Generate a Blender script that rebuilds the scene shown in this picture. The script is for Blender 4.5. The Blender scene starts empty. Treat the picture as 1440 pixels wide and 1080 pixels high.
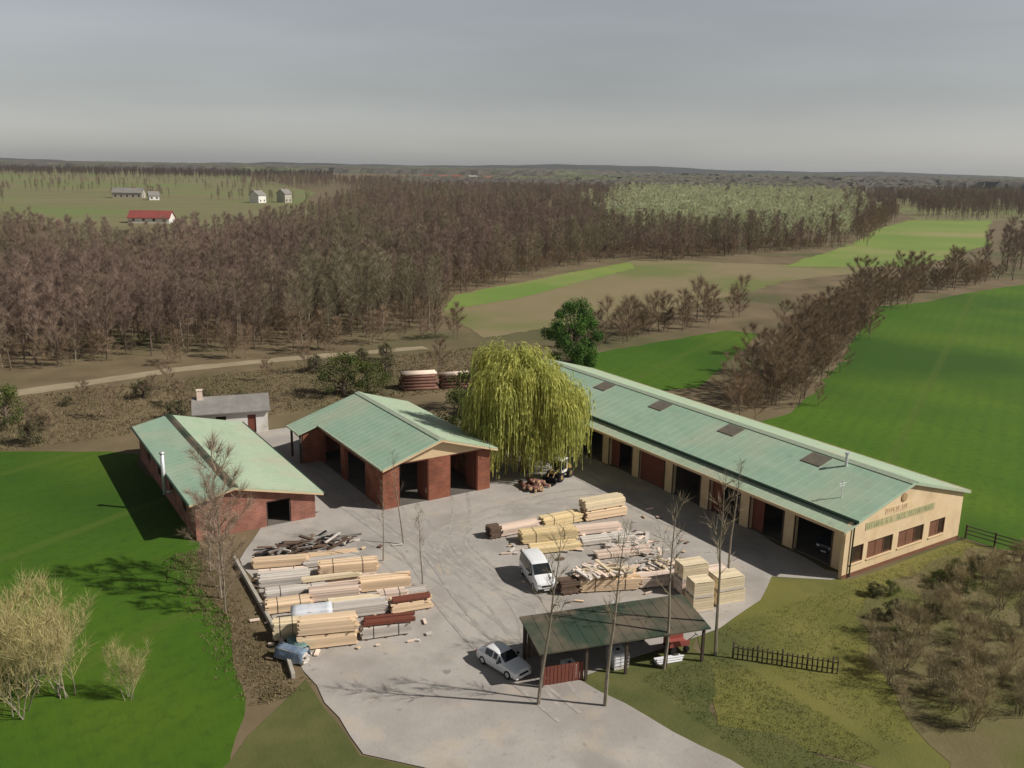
import bpy, bmesh, math, random
from mathutils import Vector, Matrix
R = math.radians
sc = bpy.context.scene
col = sc.collection
TH = R(32.5)                      # the buildings stand turned 32.5 deg from the viewing direction; world X/Y follow the buildings
def W(x, y):                      # map frame (x to the right, y ahead, metres) -> world
    return (x*math.cos(TH)+y*math.sin(TH), -x*math.sin(TH)+y*math.cos(TH))

# ------------------------------------------------------------------ mesh builder
class MB:
    def __init__(s): s.v=[]; s.f=[]; s.m=[]
    def quad(s,a,b,c,d,m=0):
        n=len(s.v); s.v+=[tuple(a),tuple(b),tuple(c),tuple(d)]; s.f.append((n,n+1,n+2,n+3)); s.m.append(m)
    def tri(s,a,b,c,m=0):
        n=len(s.v); s.v+=[tuple(a),tuple(b),tuple(c)]; s.f.append((n,n+1,n+2)); s.m.append(m)
    def poly(s,pts,m=0):
        n=len(s.v); s.v+=[tuple(p) for p in pts]; s.f.append(tuple(range(n,n+len(pts)))); s.m.append(m)
    def hexa(s,b,t,m=0):          # 4 bottom + 4 top corners (ccw from above)
        n=len(s.v); s.v+=[tuple(p) for p in b]+[tuple(p) for p in t]
        for f in ((3,2,1,0),(4,5,6,7),(0,1,5,4),(1,2,6,5),(2,3,7,6),(3,0,4,7)):
            s.f.append(tuple(n+i for i in f)); s.m.append(m)
    def box(s,x0,x1,y0,y1,z0,z1,m=0):
        s.hexa(((x0,y0,z0),(x1,y0,z0),(x1,y1,z0),(x0,y1,z0)),((x0,y0,z1),(x1,y0,z1),(x1,y1,z1),(x0,y1,z1)),m)
    def obox(s,c,size,rot,m=0):   # oriented box; rot = Matrix 3x3
        hx,hy,hz=[k/2 for k in size]; c=Vector(c)
        P=[c+rot@Vector(q) for q in ((-hx,-hy,-hz),(hx,-hy,-hz),(hx,hy,-hz),(-hx,hy,-hz),(-hx,-hy,hz),(hx,-hy,hz),(hx,hy,hz),(-hx,hy,hz))]
        s.hexa(P[:4],P[4:],m)
    def tube(s,p0,p1,r0,r1,n=6,m=0,caps=True):
        p0=Vector(p0); p1=Vector(p1); d=(p1-p0)
        if d.length<1e-6: return
        d.normalize(); a=d.orthogonal().normalized(); b=d.cross(a); k=len(s.v)
        for p,r in ((p0,r0),(p1,r1)):
            for i in range(n):
                t=2*math.pi*i/n; s.v.append(tuple(p+(a*math.cos(t)+b*math.sin(t))*r))
        for i in range(n):
            j=(i+1)%n; s.f.append((k+i,k+j,k+n+j,k+n+i)); s.m.append(m)
        if caps:
            s.f.append(tuple(k+i for i in reversed(range(n)))); s.m.append(m)
            s.f.append(tuple(k+n+i for i in range(n))); s.m.append(m)
    def prism(s,pts,axis,a,b,m=0): # 2-D outline swept along axis 'x' or 'y' from a to b
        f=(lambda p,k:(k,p[0],p[1])) if axis=='x' else (lambda p,k:(p[0],k,p[1]))
        n=len(s.v); N=len(pts)
        s.v+=[f(p,a) for p in pts]+[f(p,b) for p in pts]
        for i in range(N):
            j=(i+1)%N; s.f.append((n+i,n+j,n+N+j,n+N+i)); s.m.append(m)
        s.f.append(tuple(n+i for i in reversed(range(N)))); s.m.append(m)
        s.f.append(tuple(n+N+i for i in range(N))); s.m.append(m)
    def mesh(s,name,mats,smooth=False):
        me=bpy.data.meshes.new(name); me.from_pydata(s.v,[],s.f)
        if not isinstance(mats,(list,tuple)): mats=[mats]
        for k in mats: me.materials.append(k)
        if len(mats)>1: me.polygons.foreach_set('material_index',s.m)
        if smooth: me.polygons.foreach_set('use_smooth',[True]*len(s.f))
        bm=bmesh.new(); bm.from_mesh(me)
        if len(bm.faces)<60000: bmesh.ops.recalc_face_normals(bm,faces=bm.faces)
        bm.to_mesh(me); bm.free()
        return me
    def build(s,name,mats,parent=None,smooth=False,loc=None,rz=0,bevel=0):
        o=bpy.data.objects.new(name,s.mesh(name,mats,smooth)); col.objects.link(o)
        if parent is not None: o.parent=parent
        if loc is not None: o.location=loc
        if rz: o.rotation_euler.z=rz
        if bevel:
            b=o.modifiers.new('edge','BEVEL'); b.width=bevel; b.segments=2; b.limit_method='ANGLE'
        return o
def tag(o,label=None,cat=None,group=None,kind=None):
    if label: o['label']=label
    if cat: o['category']=cat
    if group: o['group']=group
    if kind: o['kind']=kind
    return o
def thing(name,label,cat,loc=(0,0,0),rz=0,group=None):
    o=bpy.data.objects.new(name,None); col.objects.link(o); o.empty_display_size=.3
    o.location=loc; o.rotation_euler.z=rz
    return tag(o,label,cat,group)
def inst(name,me,parent=None,loc=(0,0,0),rz=0,sc_=1):
    o=bpy.data.objects.new(name,me); col.objects.link(o)
    if parent is not None: o.parent=parent
    o.location=loc; o.rotation_euler.z=rz
    o.scale=(sc_,)*3 if not isinstance(sc_,tuple) else sc_
    return o

# ------------------------------------------------------------------ materials
def mat(name,c1,c2=None,scale=1.,detail=6,rough=.85,bump=0.,bscale=None,world=False,island=0.,orand=0.,spec=.25,metal=0.,c3=None,scale3=.08,stretch=None,lo=.35,hi=.65,lo3=.42,hi3=.62,trans=0.):
    m=bpy.data.materials.new(name); m.use_nodes=True; nt=m.node_tree; N=nt.nodes; L=nt.links
    p=N['Principled BSDF']; p.inputs['Roughness'].default_value=rough; p.inputs['Metallic'].default_value=metal
    p.inputs['Specular IOR Level'].default_value=spec
    c1=(*c1,1); c2=(*(c2 or c1[:3]),1)
    if world: co=N.new('ShaderNodeNewGeometry').outputs['Position']
    else: co=N.new('ShaderNodeTexCoord').outputs['Object']
    if stretch:
        mp=N.new('ShaderNodeMapping'); mp.inputs['Scale'].default_value=stretch[:3]
        if len(stretch)>3: mp.inputs['Rotation'].default_value=(0,0,stretch[3])
        L.new(co,mp.inputs['Vector']); co2=mp.outputs[0]
    else: co2=co
    n=N.new('ShaderNodeTexNoise'); n.inputs['Scale'].default_value=scale; n.inputs['Detail'].default_value=detail; n.inputs['Roughness'].default_value=.62
    L.new(co2,n.inputs['Vector'])
    r=N.new('ShaderNodeMapRange'); r.inputs[1].default_value=lo; r.inputs[2].default_value=hi; L.new(n.outputs['Fac'],r.inputs[0])
    mx=N.new('ShaderNodeMix'); mx.data_type='RGBA'; mx.inputs[6].default_value=c1; mx.inputs[7].default_value=c2; L.new(r.outputs[0],mx.inputs[0]); out=mx.outputs[2]
    if c3:
        n3=N.new('ShaderNodeTexNoise'); n3.inputs['Scale'].default_value=scale3; n3.inputs['Detail'].default_value=4; L.new(co,n3.inputs['Vector'])
        r3=N.new('ShaderNodeMapRange'); r3.inputs[1].default_value=lo3; r3.inputs[2].default_value=hi3; L.new(n3.outputs['Fac'],r3.inputs[0])
        m3=N.new('ShaderNodeMix'); m3.data_type='RGBA'; m3.inputs[7].default_value=(*c3,1); L.new(out,m3.inputs[6]); L.new(r3.outputs[0],m3.inputs[0]); out=m3.outputs[2]
    for amt,src in ((island,'i'),(orand,'o')):
        if amt:
            s=N.new('ShaderNodeNewGeometry').outputs['Random Per Island'] if src=='i' else N.new('ShaderNodeObjectInfo').outputs['Random']
            rr=N.new('ShaderNodeMapRange'); rr.inputs[3].default_value=1-amt; rr.inputs[4].default_value=1+amt; L.new(s,rr.inputs[0])
            h=N.new('ShaderNodeHueSaturation'); L.new(rr.outputs[0],h.inputs['Value']); L.new(out,h.inputs['Color']); out=h.outputs[0]
    L.new(out,p.inputs['Base Color'])
    if bump:
        nb=N.new('ShaderNodeTexNoise'); nb.inputs['Scale'].default_value=bscale or scale*4; nb.inputs['Detail'].default_value=5; L.new(co2,nb.inputs['Vector'])
        b=N.new('ShaderNodeBump'); b.inputs['Strength'].default_value=bump; b.inputs['Distance'].default_value=.05; L.new(nb.outputs['Fac'],b.inputs['Height']); L.new(b.outputs[0],p.inputs['Normal'])
    if trans:
        t=N.new('ShaderNodeBsdfTranslucent'); L.new(out,t.inputs['Color']); ms=N.new('ShaderNodeMixShader'); ms.inputs[0].default_value=trans
        L.new(p.outputs[0],ms.inputs[1]); L.new(t.outputs[0],ms.inputs[2]); L.new(ms.outputs[0],N['Material Output'].inputs[0])
    return m
def brickmat(name,c1,c2,mortar,scale=1.):
    m=bpy.data.materials.new(name); m.use_nodes=True; nt=m.node_tree; N=nt.nodes; L=nt.links; p=N['Principled BSDF']
    p.inputs['Roughness'].default_value=.9; p.inputs['Specular IOR Level'].default_value=.15
    g=N.new('ShaderNodeNewGeometry'); sp=N.new('ShaderNodeSeparateXYZ'); L.new(g.outputs['Position'],sp.inputs[0])
    ad=N.new('ShaderNodeMath'); ad.operation='ADD'; L.new(sp.outputs[0],ad.inputs[0]); L.new(sp.outputs[1],ad.inputs[1])
    cb=N.new('ShaderNodeCombineXYZ'); L.new(ad.outputs[0],cb.inputs[0]); L.new(sp.outputs[2],cb.inputs[1])
    b=N.new('ShaderNodeTexBrick'); L.new(cb.outputs[0],b.inputs['Vector'])
    b.inputs['Color1'].default_value=(*c1,1); b.inputs['Color2'].default_value=(*c2,1); b.inputs['Mortar'].default_value=(*mortar,1)
    b.inputs['Scale'].default_value=scale; b.inputs['Brick Width'].default_value=.5; b.inputs['Row Height'].default_value=.17; b.inputs['Mortar Size'].default_value=.012
    n=N.new('ShaderNodeTexNoise'); n.inputs['Scale'].default_value=.9; n.inputs['Detail'].default_value=6; L.new(g.outputs['Position'],n.inputs['Vector'])
    r=N.new('ShaderNodeMapRange'); r.inputs[1].default_value=.3; r.inputs[2].default_value=.7; r.inputs[3].default_value=.7; r.inputs[4].default_value=1.3; L.new(n.outputs['Fac'],r.inputs[0])
    h=N.new('ShaderNodeHueSaturation'); L.new(b.outputs['Color'],h.inputs['Color']); L.new(r.outputs[0],h.inputs['Value']); L.new(h.outputs[0],p.inputs['Base Color'])
    return m
def overlay(m,colr,fac,wave=None,noise=None,lo=.8,hi=.95,rot=0.):
    nt=m.node_tree; N=nt.nodes; L=nt.links; p=N['Principled BSDF']; src=p.inputs['Base Color'].links[0].from_socket
    g=N.new('ShaderNodeNewGeometry').outputs['Position']; mp=N.new('ShaderNodeMapping'); mp.inputs['Rotation'].default_value=(0,0,rot); L.new(g,mp.inputs[0])
    if wave:
        t=N.new('ShaderNodeTexWave'); t.inputs['Scale'].default_value=wave[0]; t.inputs['Distortion'].default_value=wave[1]; t.inputs['Detail'].default_value=2; t.inputs['Detail Scale'].default_value=wave[2]; o=t.outputs['Fac']
    else:
        t=N.new('ShaderNodeTexNoise'); t.inputs['Scale'].default_value=noise; t.inputs['Detail'].default_value=7; o=t.outputs['Fac']
    L.new(mp.outputs[0],t.inputs['Vector'])
    r=N.new('ShaderNodeMapRange'); r.inputs[1].default_value=lo; r.inputs[2].default_value=hi; r.inputs[4].default_value=fac; L.new(o,r.inputs[0])
    x=N.new('ShaderNodeMix'); x.data_type='RGBA'; x.inputs[7].default_value=(*colr,1); L.new(src,x.inputs[6]); L.new(r.outputs[0],x.inputs[0]); L.new(x.outputs[2],p.inputs['Base Color'])
K={}
K['roof']=mat('green_roof_sheet',(.30,.435,.32),(.365,.49,.37),.55,8,rough=.55,c3=(.42,.47,.35),scale3=.16,lo3=.5,hi3=.72,spec=.3,stretch=(1,.35,1))
K['roof_pale']=mat('pale_roof_sheet',(.345,.45,.315),(.405,.49,.355),.5,8,rough=.6,c3=(.42,.43,.32),scale3=.2,lo3=.5,hi3=.72,stretch=(1,.35,1))  # paler, yellower sheet for the rear and yard slopes and the canopy
K['roof_dirty']=mat('mossy_roof_sheet',(.03,.055,.036),(.05,.062,.038),.5,8,rough=.8,c3=(.13,.105,.075),scale3=.35,lo3=.45,hi3=.6)
K['ridge']=mat('ridge_capping',(.42,.48,.36),(.36,.42,.32),2,rough=.55)
K['gutter']=mat('dark_green_gutter',(.02,.045,.03),(.03,.06,.04),2,rough=.5)
K['skylight']=mat('weathered_rooflight',(.13,.115,.09),(.19,.16,.12),2.2,rough=.5,spec=.4)
K['render']=mat('cream_render',(.66,.49,.29),(.72,.56,.36),.7,7,rough=.9,c3=(.50,.36,.22),scale3=.3,lo3=.55,hi3=.8)
K['fascia']=mat('pale_timber_fascia',(.55,.40,.24),(.62,.47,.30),1.5,rough=.8,stretch=(.3,.3,3))
K['brick']=brickmat('red_brick',(.30,.12,.085),(.235,.095,.07),(.29,.20,.16))
K['brick_orange']=brickmat('orange_brick',(.245,.082,.048),(.185,.063,.04),(.23,.145,.095))
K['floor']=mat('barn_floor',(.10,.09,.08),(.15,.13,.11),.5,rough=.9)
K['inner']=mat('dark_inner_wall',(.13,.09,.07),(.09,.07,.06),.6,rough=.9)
K['door_red']=mat('red_brown_boards',(.20,.065,.04),(.15,.05,.035),1.5,rough=.75,stretch=(4,4,.4))
K['dark']=mat('dark_paint',(.012,.012,.014),(.02,.02,.022),3,rough=.6)
K['glass']=mat('window_glass',(.03,.022,.018),(.06,.03,.02),.8,rough=.08,spec=.6)
K['shutter']=mat('brown_shutter',(.22,.10,.06),(.16,.075,.045),1.5,rough=.7,stretch=(.5,.5,5))
K['sign_pale']=mat('faded_sign_ground',(.50,.42,.23),(.44,.40,.23),1.2,rough=.8)
K['sign']=mat('faded_green_lettering',(.26,.30,.15),(.30,.33,.18),3,rough=.7)
K['sign_brown']=mat('faded_brown_lettering',(.38,.25,.13),(.42,.29,.15),3,rough=.7)
K['white']=mat('white_wash',(.66,.64,.60),(.74,.72,.68),.8,rough=.85,c3=(.52,.49,.44),scale3=.5,lo3=.55,hi3=.75)
K['steel']=mat('galvanised_steel',(.62,.62,.64),(.72,.72,.73),2,rough=.4,metal=.4)
K['grey_roof']=mat('grey_fibre_cement',(.19,.18,.17),(.26,.245,.225),.8,8,rough=.9)
K['concrete']=mat('dusty_yard_concrete',(.365,.335,.305),(.43,.40,.365),.35,9,rough=.93,bump=.25,bscale=6,world=True,c3=(.30,.27,.245),scale3=.12,lo3=.5,hi3=.7)
K['kerb']=mat('pale_concrete',(.45,.41,.35),(.36,.33,.28),2,rough=.9)
K['wood_tan']=mat('fresh_tan_boards',(.70,.51,.33),(.77,.59,.41),2,rough=.8,stretch=(.5,5,5),island=.22,orand=.06)
K['wood_pink']=mat('pinkish_boards',(.68,.53,.43),(.76,.62,.52),2,rough=.8,stretch=(.5,5,5),island=.22,orand=.06)
K['wood_yellow']=mat('yellow_pine_boards',(.68,.53,.28),(.74,.59,.36),2,rough=.8,stretch=(.5,5,5),island=.18,orand=.06)
K['wood_grey']=mat('weathered_grey_boards',(.46,.42,.375),(.58,.53,.48),2,rough=.85,stretch=(.5,5,5),island=.25,orand=.08)
K['wood_cream']=mat('cream_crate_boards',(.68,.56,.37),(.73,.62,.44),2,rough=.8,island=.15,orand=.05)
K['wood_dark']=mat('dark_old_timber',(.11,.07,.05),(.16,.11,.08),3,rough=.85,island=.3)
K['bark']=mat('brown_bark',(.16,.115,.09),(.10,.075,.06),4,rough=.95,bump=.4,orand=.15)
K['bark_pale']=mat('pale_grey_bark',(.30,.26,.20),(.20,.17,.13),3,rough=.9,stretch=(1,1,.6),orand=.1)
K['bark_red']=mat('reddish_log_bark',(.22,.11,.08),(.15,.08,.06),3,rough=.9,orand=.2)
K['log_end']=mat('sawn_log_end',(.50,.35,.20),(.42,.28,.16),4,rough=.85)
K['twig']=mat('brown_twigs',(.26,.185,.145),(.19,.135,.105),.03,rough=.95,island=.3,orand=.25,world=True,c3=(.23,.20,.125),scale3=.022,lo3=.5,hi3=.6)
K['twig_scrub']=mat('olive_brown_twigs',(.34,.265,.155),(.26,.225,.115),.2,rough=.95,island=.35,orand=.3)
K['twig_warm']=mat('warm_brown_twigs',(.26,.19,.125),(.20,.14,.09),.2,rough=.95,island=.35,orand=.25)
K['twig_dark']=mat('grey_brown_twigs',(.12,.09,.07),(.09,.07,.055),.2,rough=.95,island=.3,orand=.2)
K['twig_straw']=mat('straw_yellow_twigs',(.42,.36,.16),(.36,.30,.15),.3,rough=.9,island=.3,orand=.1)
K['twig_spring']=mat('budding_yellow_green_twigs',(.56,.58,.36),(.42,.45,.28),.2,rough=.9,island=.3,orand=.2)
K['willow']=mat('willow_leaves',(.55,.53,.15),(.40,.43,.11),.45,rough=.8,island=.35,trans=.45)
K['leaf_dark']=mat('dark_green_leaves',(.05,.11,.02),(.10,.20,.03),.3,rough=.8,island=.4,trans=.2)
K['leaf_olive']=mat('olive_leaves',(.105,.125,.03),(.075,.10,.025),.3,rough=.8,island=.4,trans=.2)
K['leaf_low']=mat('low_scrub_leaves',(.10,.10,.045),(.13,.11,.06),.3,rough=.9,island=.4)
K['car_white']=mat('white_car_paint',(.78,.79,.80),(.80,.81,.82),.5,rough=.22,spec=.6)
K['car_dark']=mat('dark_car_paint',(.02,.022,.03),(.025,.028,.036),.5,rough=.3,spec=.5)
K['car_glass']=mat('car_glass',(.012,.016,.018),(.016,.02,.022),1,rough=.05,spec=.7)
K['tyre']=mat('tyre_rubber',(.018,.018,.018),(.025,.024,.023),6,rough=.9)
K['lamp']=mat('lamp_glass',(.6,.62,.65),(.7,.7,.72),4,rough=.1,spec=.6)
K['lamp_red']=mat('red_lamp',(.35,.02,.015),(.4,.03,.02),4,rough=.2)
K['plate']=mat('blank_plate',(.7,.7,.68),(.66,.66,.64),4,rough=.4)
K['plastic']=mat('white_plastic',(.7,.7,.72),(.76,.76,.77),2,rough=.5)
K['blue']=mat('blue_sheeting',(.13,.18,.26),(.22,.28,.36),1.2,rough=.5,bump=.5,bscale=3)
K['teal']=mat('teal_sheeting',(.10,.19,.19),(.17,.27,.26),1.2,rough=.5,bump=.5,bscale=3)
K['wrap']=mat('white_plastic_wrap',(.70,.71,.74),(.58,.62,.68),.9,rough=.35,bump=.5,bscale=3)
K['red']=mat('red_paint',(.33,.09,.07),(.26,.07,.055),2,rough=.6)
K['tile_red']=mat('red_roof_tiles',(.28,.07,.06),(.22,.06,.055),.2,rough=.85)
K['post']=mat('old_post_wood',(.06,.045,.035),(.09,.065,.05),4,rough=.9)
# ground covers
K['ground']=mat('rough_ground',(.125,.095,.052),(.19,.145,.085),.12,9,rough=.97,bump=.5,bscale=2,world=True,c3=(.095,.095,.04),scale3=.035,lo3=.5,hi3=.66)
K['crop']=mat('young_green_crop',(.047,.116,.004),(.078,.152,.007),.045,8,rough=.95,bump=.5,bscale=5,world=True,c3=(.032,.085,.004),scale3=.017,lo3=.45,hi3=.62,stretch=(1,.25,1))
K['crop_far']=mat('far_green_crop',(.14,.22,.045),(.20,.25,.06),.02,7,rough=.95,world=True,c3=(.26,.25,.10),scale3=.011,lo3=.5,hi3=.62)
K['pasture']=mat('beige_stubble',(.235,.185,.105),(.20,.175,.085),.05,8,rough=.97,bump=.3,bscale=3,world=True,c3=(.15,.165,.055),scale3=.02,lo3=.5,hi3=.62)
K['olive_field']=mat('olive_pasture',(.155,.15,.07),(.20,.18,.09),.008,7,rough=.97,world=True,c3=(.15,.185,.06),scale3=.005,lo3=.48,hi3=.6,stretch=(1,4,1,.6))
K['lawn']=mat('yellow_green_lawn',(.135,.135,.03),(.18,.165,.045),.15,8,rough=.95,bump=.6,bscale=6,world=True,c3=(.09,.10,.03),scale3=.09,lo3=.5,hi3=.65)
K['scrub']=mat('rough_scrub_floor',(.135,.115,.05),(.17,.14,.07),.25,9,rough=.97,bump=.6,bscale=4,world=True,c3=(.11,.115,.03),scale3=.13,lo3=.42,hi3=.6)
K['track']=mat('sandy_track',(.34,.28,.19),(.27,.22,.14),.25,8,rough=.97,world=True)
K['verge']=mat('dark_grass_verge',(.075,.09,.025),(.12,.12,.04),.3,8,rough=.97,bump=.6,bscale=5,world=True)
K['far_wood']=mat('far_woodland',(.10,.085,.07),(.075,.07,.06),.03,7,rough=.97,world=True,c3=(.10,.11,.06),scale3=.004,lo3=.5,hi3=.6)
K['hill']=mat('far_hills',(.04,.048,.048),(.055,.058,.05),.003,6,rough=1,world=True)

overlay(K['concrete'],(.26,.24,.215),.6,noise=.22,lo=.52,hi=.66)
overlay(K['concrete'],(.27,.25,.23),.5,noise=3.,lo=.58,hi=.72)
overlay(K['concrete'],(.46,.38,.28),.5,noise=.35,lo=.56,hi=.7)
overlay(K['concrete'],(.15,.135,.12),.6,noise=.9,lo=.66,hi=.74)
for k in ('crop',):
    overlay(K[k],(.12,.17,.012),.4,noise=.03,lo=.5,hi=.68)
    overlay(K[k],(.025,.06,.006),.45,noise=1.3,lo=.5,hi=.72)
    overlay(K[k],(.10,.13,.02),.32,wave=(.017,.35,.05),lo=.985,hi=.997,rot=R(62))
    overlay(K[k],(.03,.075,.006),.13,wave=(.16,1.2,.4),lo=.5,hi=.9,rot=R(62))
for k in ('roof','roof_pale'):
    overlay(K[k],(.33,.27,.19),.25,noise=.45,lo=.6,hi=.75)
    overlay(K[k],(.17,.20,.14),.35,noise=1.6,lo=.6,hi=.75)
overlay(K['render'],(.42,.30,.19),.35,noise=.8,lo=.55,hi=.75)

# ------------------------------------------------------------------ camera, sun, sky, haze
F=1250.; H=30.; ROLL=R(.95)
pit=math.atan((540-231)/F*math.cos(ROLL))
fw0=Vector((0,math.cos(pit),-math.sin(pit))); up0=Vector((0,math.sin(pit),math.cos(pit))); rt0=Vector((1,0,0))
rt=math.cos(ROLL)*rt0+math.sin(ROLL)*up0; up=-math.sin(ROLL)*rt0+math.cos(ROLL)*up0
rm=Matrix((rt,up,-fw0)).transposed()
cam=bpy.data.cameras.new('camera'); co=bpy.data.objects.new('camera',cam); col.objects.link(co)
co.matrix_world=Matrix.Translation((0,0,H))@(Matrix.Rotation(-TH,3,'Z')@rm).to_4x4()
cam.sensor_width=36; cam.lens=36*F/1440; cam.clip_end=40000; cam.clip_start=.5
sc.camera=co
EL=R(40); sx,sy=W(.985,-.17)       # towards the sun
sd=Vector((sx*math.cos(EL),sy*math.cos(EL),math.sin(EL))).normalized()
sl=bpy.data.lights.new('sun','SUN'); sl.energy=4.8; sl.angle=R(.6); sl.color=(1,.945,.865)
so=bpy.data.objects.new('sun',sl); col.objects.link(so); so.rotation_euler=sd.to_track_quat('Z','Y').to_euler()
w=bpy.data.worlds.new('World'); sc.world=w; w.use_nodes=True; nt=w.node_tree
bg=nt.nodes['Background']; bg.inputs['Strength'].default_value=.078
sk=nt.nodes.new('ShaderNodeTexSky'); sk.sky_type='NISHITA'; sk.sun_disc=False; sk.sun_elevation=EL; sk.sun_rotation=math.atan2(sx,sy)
sk.air_density=1.; sk.dust_density=1.; sk.ozone_density=1.
hs=nt.nodes.new('ShaderNodeHueSaturation'); hs.inputs['Saturation'].default_value=.3; hs.inputs['Value'].default_value=1.
tc=nt.nodes.new('ShaderNodeTexCoord'); sz=nt.nodes.new('ShaderNodeSeparateXYZ'); nt.links.new(tc.outputs['Generated'],sz.inputs[0])
mr=nt.nodes.new('ShaderNodeMapRange'); mr.inputs[1].default_value=.22; mr.inputs[2].default_value=.6; mr.inputs[3].default_value=1.; mr.inputs[4].default_value=.4   # overhead sky above the view dimmed to cut fill light and deepen shadows
nt.links.new(sz.outputs[2],mr.inputs[0])
hz=nt.nodes.new('ShaderNodeMapRange'); hz.interpolation_type='SMOOTHSTEP'; hz.inputs[1].default_value=0.; hz.inputs[2].default_value=.075; hz.inputs[3].default_value=1.34; hz.inputs[4].default_value=1.; nt.links.new(sz.outputs[2],hz.inputs[0]); mp=nt.nodes.new('ShaderNodeMapping'); mp.inputs['Scale'].default_value=(1.6,1.6,9); nt.links.new(tc.outputs['Generated'],mp.inputs[0])
cn=nt.nodes.new('ShaderNodeTexNoise'); cn.inputs['Scale'].default_value=1.5; cn.inputs['Detail'].default_value=6; nt.links.new(mp.outputs[0],cn.inputs['Vector'])
cr_=nt.nodes.new('ShaderNodeMapRange'); cr_.inputs[1].default_value=.3; cr_.inputs[2].default_value=.75; cr_.inputs[3].default_value=.94; cr_.inputs[4].default_value=1.14; nt.links.new(cn.outputs['Fac'],cr_.inputs[0])
mm=nt.nodes.new('ShaderNodeMath'); mm.operation='MULTIPLY'; nt.links.new(mr.outputs[0],mm.inputs[0]); nt.links.new(cr_.outputs[0],mm.inputs[1]); m2=nt.nodes.new('ShaderNodeMath'); m2.operation='MULTIPLY'; nt.links.new(mm.outputs[0],m2.inputs[0]); nt.links.new(hz.outputs[0],m2.inputs[1]); nt.links.new(m2.outputs[0],hs.inputs['Value'])
nt.links.new(sk.outputs[0],hs.inputs['Color']); nt.links.new(hs.outputs[0],bg.inputs['Color'])
sc.view_settings.view_transform='Standard'; sc.view_settings.look='None'; sc.view_settings.exposure=0
cy=sc.cycles; cy.max_bounces=5; cy.diffuse_bounces=3; cy.glossy_bounces=2; cy.transmission_bounces=2; cy.volume_bounces=0; cy.use_denoising=True
HAZE=1
if HAZE:
    b=MB(); b.box(-6500,6500,-6500,6500,-1.,75)
    hm=bpy.data.materials.new('thin_haze'); hm.use_nodes=True; N=hm.node_tree.nodes; N.remove(N['Principled BSDF'])
    pv=N.new('ShaderNodeVolumePrincipled'); pv.inputs['Color'].default_value=(.86,.92,1,1); pv.inputs['Density'].default_value=5e-5; pv.inputs['Anisotropy'].default_value=.2
    hm.node_tree.links.new(pv.outputs[0],N['Material Output'].inputs['Volume'])
    tag(b.build('haze',hm),'thin pale haze in the air over the fields','haze',kind='stuff')

# ------------------------------------------------------------------ ground sheets
sj=random.Random(31)
def sheet(name,pts,m,z,kind='structure',frame=None,jit=.012,cap=2.5):
    out=[]
    for a,b_ in zip(pts,pts[1:]+pts[:1]):      # ragged, grown-in edges
        L=math.dist(a,b_); n=max(1,min(40,int(L/1.6))); nx,ny=-(b_[1]-a[1])/L,(b_[0]-a[0])/L; k=min(cap,L*jit)
        for i in range(n):
            t=i/n; e=0 if i==0 else sj.gauss(0,k*.5)+k*math.sin(t*9+L)*.6; out.append((a[0]+(b_[0]-a[0])*t+nx*e,a[1]+(b_[1]-a[1])*t+ny*e))
    pts=out
    b=MB(); b.poly([(*(W(*p) if frame else p),z) for p in pts]); o=b.build(name,m); o['kind']=kind; return o
b=MB(); S=6400; b.quad((-S,-S,0),(S,-S,0),(S,S,0),(-S,S,0)); b.build('ground',K['ground'])['kind']='structure'
sheet('field',[(-60,150),(-60,20),(9,40),(14.2,52),(14.6,95),(12.2,97.6),(2.4,103.1),(-20,114)],K['crop'],.02)
sheet('field',[(69.8,39),(71.5,20),(260,-70),(420,60),(300,150),(279,146),(251.25,131.6),(219,128.5),(193.7,123.7),(177.7,124.6),(159.2,113.7),(104,80.5),(88,72.5),(73.5,70),(69.8,70)],K['crop'],.02)
sheet('field',[(69.7,92),(87,88),(100,96),(127,113),(124,118.6),(104,116),(85.7,113.1),(70,101)],K['crop'],.02)
sheet('field',[(79,133.7),(85.6,160.8),(99.9,182.2),(150,207),(194.5,227.5),(240,184.2),(275.2,180.1),(238,171),(195.9,166),(127.8,139.5),(110,138.7)],K['pasture'],.03)
sheet('field',[(86.5,163),(99.9,182.2),(150,206),(186,222),(176,208),(140,188),(112,172)],K['crop_far'],.06)
sheet('field',[(222.7,192),(300,230),(505.7,344.3),(569,324),(470,270),(372.7,212.4),(264.8,173.2)],K['crop_far'],.06)
sheet('meadow',[(-560,420),(-330,345),(-200,340),(-110,268),(-92,310),(-95,400),(-200,900),(-560,1900),(-1900,2900),(-1500,900)],K['olive_field'],.05,frame=1)
sheet('meadow',[(250,560),(420,610),(1200,1500),(1500,2300),(700,2300),(420,1100)],K['olive_field'],.05,frame=1)
sheet('track',[(-40,124.5),(3.8,126.8),(16.8,129.6),(26.8,131.6),(42.7,131.4),(66,129.4),(66,132),(42.6,134.4),(26,134.8),(16,132.6),(3.5,130.4),(-40,128.5)],K['track'],.03)
sheet('lawn',[(46.4,39.6),(50.1,41.6),(53.6,38.9),(55,38.1),(69.6,38.1),(69.6,20),(40,20),(33,30),(39,38)],K['lawn'],.02,jit=.004)
sheet('verge',[(8,40),(15.2,46.2),(15.2,38),(22,30),(31,26),(31,10),(-20,10),(-20,34)],K['verge'],.03)
sheet('scrub_ground',[(46,30),(52,35),(58,36.6),(68,37),(74,33),(74,14),(50,8),(38,18)],K['scrub'],.036,jit=.05)
sheet('verge',[(27,38.2),(39,38),(33.2,30.2),(40,20),(31.2,18),(31.2,26.2)],K['verge'],.024,jit=.06)
sheet('field_margin',[(11.6,46),(15.3,46.5),(16.3,64.6),(19.5,70),(14.6,70),(14.3,66),(12.6,62),(13.4,56),(12,50)],K['ground'],.03)
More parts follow.
